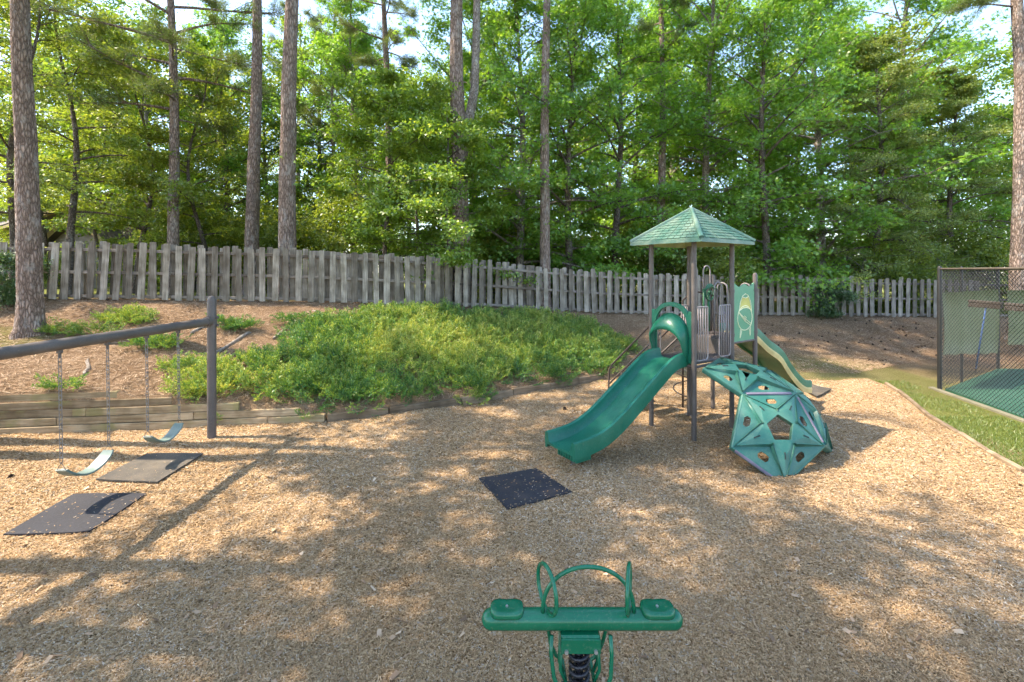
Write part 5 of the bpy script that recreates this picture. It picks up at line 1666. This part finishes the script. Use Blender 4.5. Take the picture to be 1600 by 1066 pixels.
# chips that have drifted onto the dark mats
PP_ = []
for P4, cnt in zip(polys, (110, 60, 190)):
    for _ in range(cnt):
        a, b = rgl.uniform(0, 1), rgl.uniform(0, 1)
        r_ = rgl.random()
        if r_ < .22: a = rgl.choice([rgl.normal(0, .035), 1 - rgl.normal(0, .035)])
        elif r_ < .44: b = rgl.choice([rgl.normal(0, .035), 1 - rgl.normal(0, .035)])
        elif r_ < .7: a = np.clip(rgl.normal(.62, .25), 0, 1); b = np.clip(rgl.normal(.66, .25), 0, 1)
        p_ = P4[0].lerp(P4[3], float(a)).lerp(P4[1].lerp(P4[2], float(a)), float(b))
        PP_.append((p_.x, p_.y, .006 + float(chip_z(p_.x, p_.y)) + .026 + rgl.uniform(0, .006)))
n = len(PP_)
litter('chips_on_mats', np.array(PP_), rgl.uniform(.012, .034, n), rgl.uniform(.005, .011, n), .12, M['chip'], np.clip(rgl.beta(3, 2, n), 0, 1), 'stray wood chips scattered over the rubber mats', 'wood chips', rgl)
# pine straw on the banks
N = 130000; X = rgl.uniform(-17, 17, N); ey = np.interp(X, [p[0] for p in EDGE_Y], [p[1] for p in EDGE_Y]); fy = np.interp(X, [p[0] for p in FY], [p[1] for p in FY])
T = rgl.uniform(0, 1, N) ** 1.15; Y = ey + .12 + T * (fy + .4 - ey - .12)
zz = np.array([terr(x, y) for x, y in zip(X, Y)])
P = np.stack([X, Y, zz + rgl.uniform(.004, .03, N)], 1)
litter('pine_straw', P, rgl.uniform(.07, .17, N), rgl.uniform(.004, .010, N), .22, M['straw'], np.clip(rgl.beta(2, 1.7, N), 0, 1), 'brown pine straw covering the bank below the fence', 'pine straw', rgl)
# grass beside the court
N = 60000; Y = rgl.uniform(4.5, 12.6, N); X = np.interp(Y, [p[0] for p in BX], [p[1] for p in BX]) + .08 + rgl.uniform(0, 1, N) ** 1.3 * 2.6
cx_ = CC.x + (CC.y - Y) * (dF.x / -dF.y)
ok = X < cx_ - .26
pn = np.sin(2.2 * X + 1.1 * Y) * np.sin(1.7 * Y - .8 * X + 1)
ok &= ~((Y > 9.5) & (rgl.uniform(0, 1, N) < .55 + .4 * (pn > 0)))
X, Y = X[ok], Y[ok]; n = len(X); hgt = rgl.uniform(.025, .065, n)[:, None]; az = rgl.uniform(0, 6.283, n)
s0 = np.stack([np.cos(az), np.sin(az), np.zeros(n)], 1) * .0045; ld = rgl.normal(0, .55, (n, 3)); ld[:, 2] = 1; P = np.stack([X, Y, np.full(n, -.04)], 1)
V = np.stack([P - s0, P + s0, P + ld * (hgt + .0)], 1).reshape(-1, 3)
o = link_mesh('grass', np_mesh('grass', V, np.arange(3 * n).reshape(n, 3), M['grass'], np.repeat(rgl.beta(2, 2, n), 3)))
tag(o, 'short sunlit grass between the timber border and the court', 'grass', None, 'stuff')

# pine cones
mb = MB()
for k in range(7):
    z = -.03 + .01 * k; r_ = .028 * math.sin(math.pi * (.15 + .8 * k / 6.5))
    for j in range(7):
        a = 2 * math.pi * (j + .5 * (k % 2)) / 7
        d_ = Vector((math.cos(a), math.sin(a), .35)); t_ = Vector((-math.sin(a), math.cos(a), 0))
        c = Vector((0, 0, z)); mb.add([c + t_ * r_ * .4, c + d_ * r_ * 1.2 + t_ * r_ * .3, c + d_ * r_ * 1.35, c + d_ * r_ * 1.2 - t_ * r_ * .3, c - t_ * r_ * .4, c + Zv * .012 + d_ * r_ * .8], [(0, 1, 5), (1, 2, 5), (2, 3, 5), (3, 4, 5), (0, 5, 4)])
mb.tube([Vector((0, 0, -.035)), Vector((0, 0, .035))], .012, 6)
cone_m = mb.mesh('pine_cone', M['cone'])
rc = random.Random(4)


def cone(p, label, s=1.0, group=None):
    o = link_mesh('pine_cone', cone_m, None, p + Zv * .03 * s); o.scale = (s,) * 3; o.rotation_euler = (R(90) + rc.uniform(-.4, .4), rc.uniform(0, 3), rc.uniform(0, 6))
    return tag(o, label, 'pine cone', group)


cone(G(882, 641), 'lone dark pine cone on the chips behind the slide', 1.1)
cone(G(16, 749), 'dark pine cone on the chips left of the dusty mat', 1.1)
cone(ray_terr(168, 470), 'pine cone lying at the foot of the fence past the lichen-flecked pine', 1.0)
cnt = 0
while cnt < 70:
    px, py = rc.uniform(1195, 1465), 500 + 75 * rc.betavariate(1.3, 1.6)
    p = ray_terr(px, py)
    if p.y < 13.6: continue
    cone(p, 'small dark pine cone on the bare straw bank beyond the tower', rc.uniform(.6, 1.05), 'pine cones on the straw bank'); cnt += 1

# exposed roots and sticks on the bank
def root(pxs, r, label, name='exposed_root'):
    P = [ray_terr(*p) for p in pxs]; mb = MB(); pts = []; n = len(P)
    for i in range(n - 1):
        for k in range(4):
            p = P[i].lerp(P[i + 1], k / 4); pts.append(Vector((p.x + rc.uniform(-.02, .02), p.y + rc.uniform(-.02, .02), terr(p.x, p.y) + r * .45)))
    pts.append(P[-1])
    mb.tube(pts, [r * (.5 + .5 * math.sin(math.pi * (.15 + .7 * i / len(pts)))) for i in range(len(pts))], 7)
    return tag(mb.build(name, M['root'], None, True), label, 'root' if 'root' in name else 'stick', 'roots and sticks on the bank')


root([(338, 554), (352, 545), (368, 534), (380, 526), (391, 520)], .045, 'long grey exposed root on the bank right of the swing upright')
root([(428, 531), (438, 523), (446, 515)], .055, 'short thick grey root at the edge of the juniper')
root([(300, 522), (312, 514), (322, 512)], .05, 'grey root just left of the swing upright')
root([(488, 486), (500, 490), (512, 493)], .03, 'dark stick lying above the juniper', 'fallen_stick')
root([(130, 588), (138, 578), (138, 562)], .035, 'pale curved stick on the bank above the retaining wall', 'fallen_stick')
root([(735, 569), (765, 571), (800, 574)], .025, 'thin bare branch lying across the juniper', 'fallen_stick')

n = 420; Y = 1 / rgl.uniform(1 / 12.5, 1 / 3.0, n); X = rgl.uniform(-1.15, 1.15, n) * Y
ok = (Y < np.interp(X, [p[0] for p in EDGE_Y], [p[1] for p in EDGE_Y]) - .2) & (X < np.interp(Y, [p[0] for p in BX], [p[1] for p in BX]) - .2)
X, Y = X[ok], Y[ok]; n = len(X); P = np.stack([X, Y, chip_z(X, Y) + .022], 1)
tw = rgl.uniform(0, 1, n) < .4
litter('leaf_litter', P, np.where(tw, rgl.uniform(.08, .20, n), rgl.uniform(.04, .075, n)), np.where(tw, .007, rgl.uniform(.022, .045, n)), .25, M['straw'], np.clip(rgl.beta(1.2, 2.4, n), 0, 1), 'dry brown leaves and twigs strewn over the wood chips', 'leaf litter', rgl)
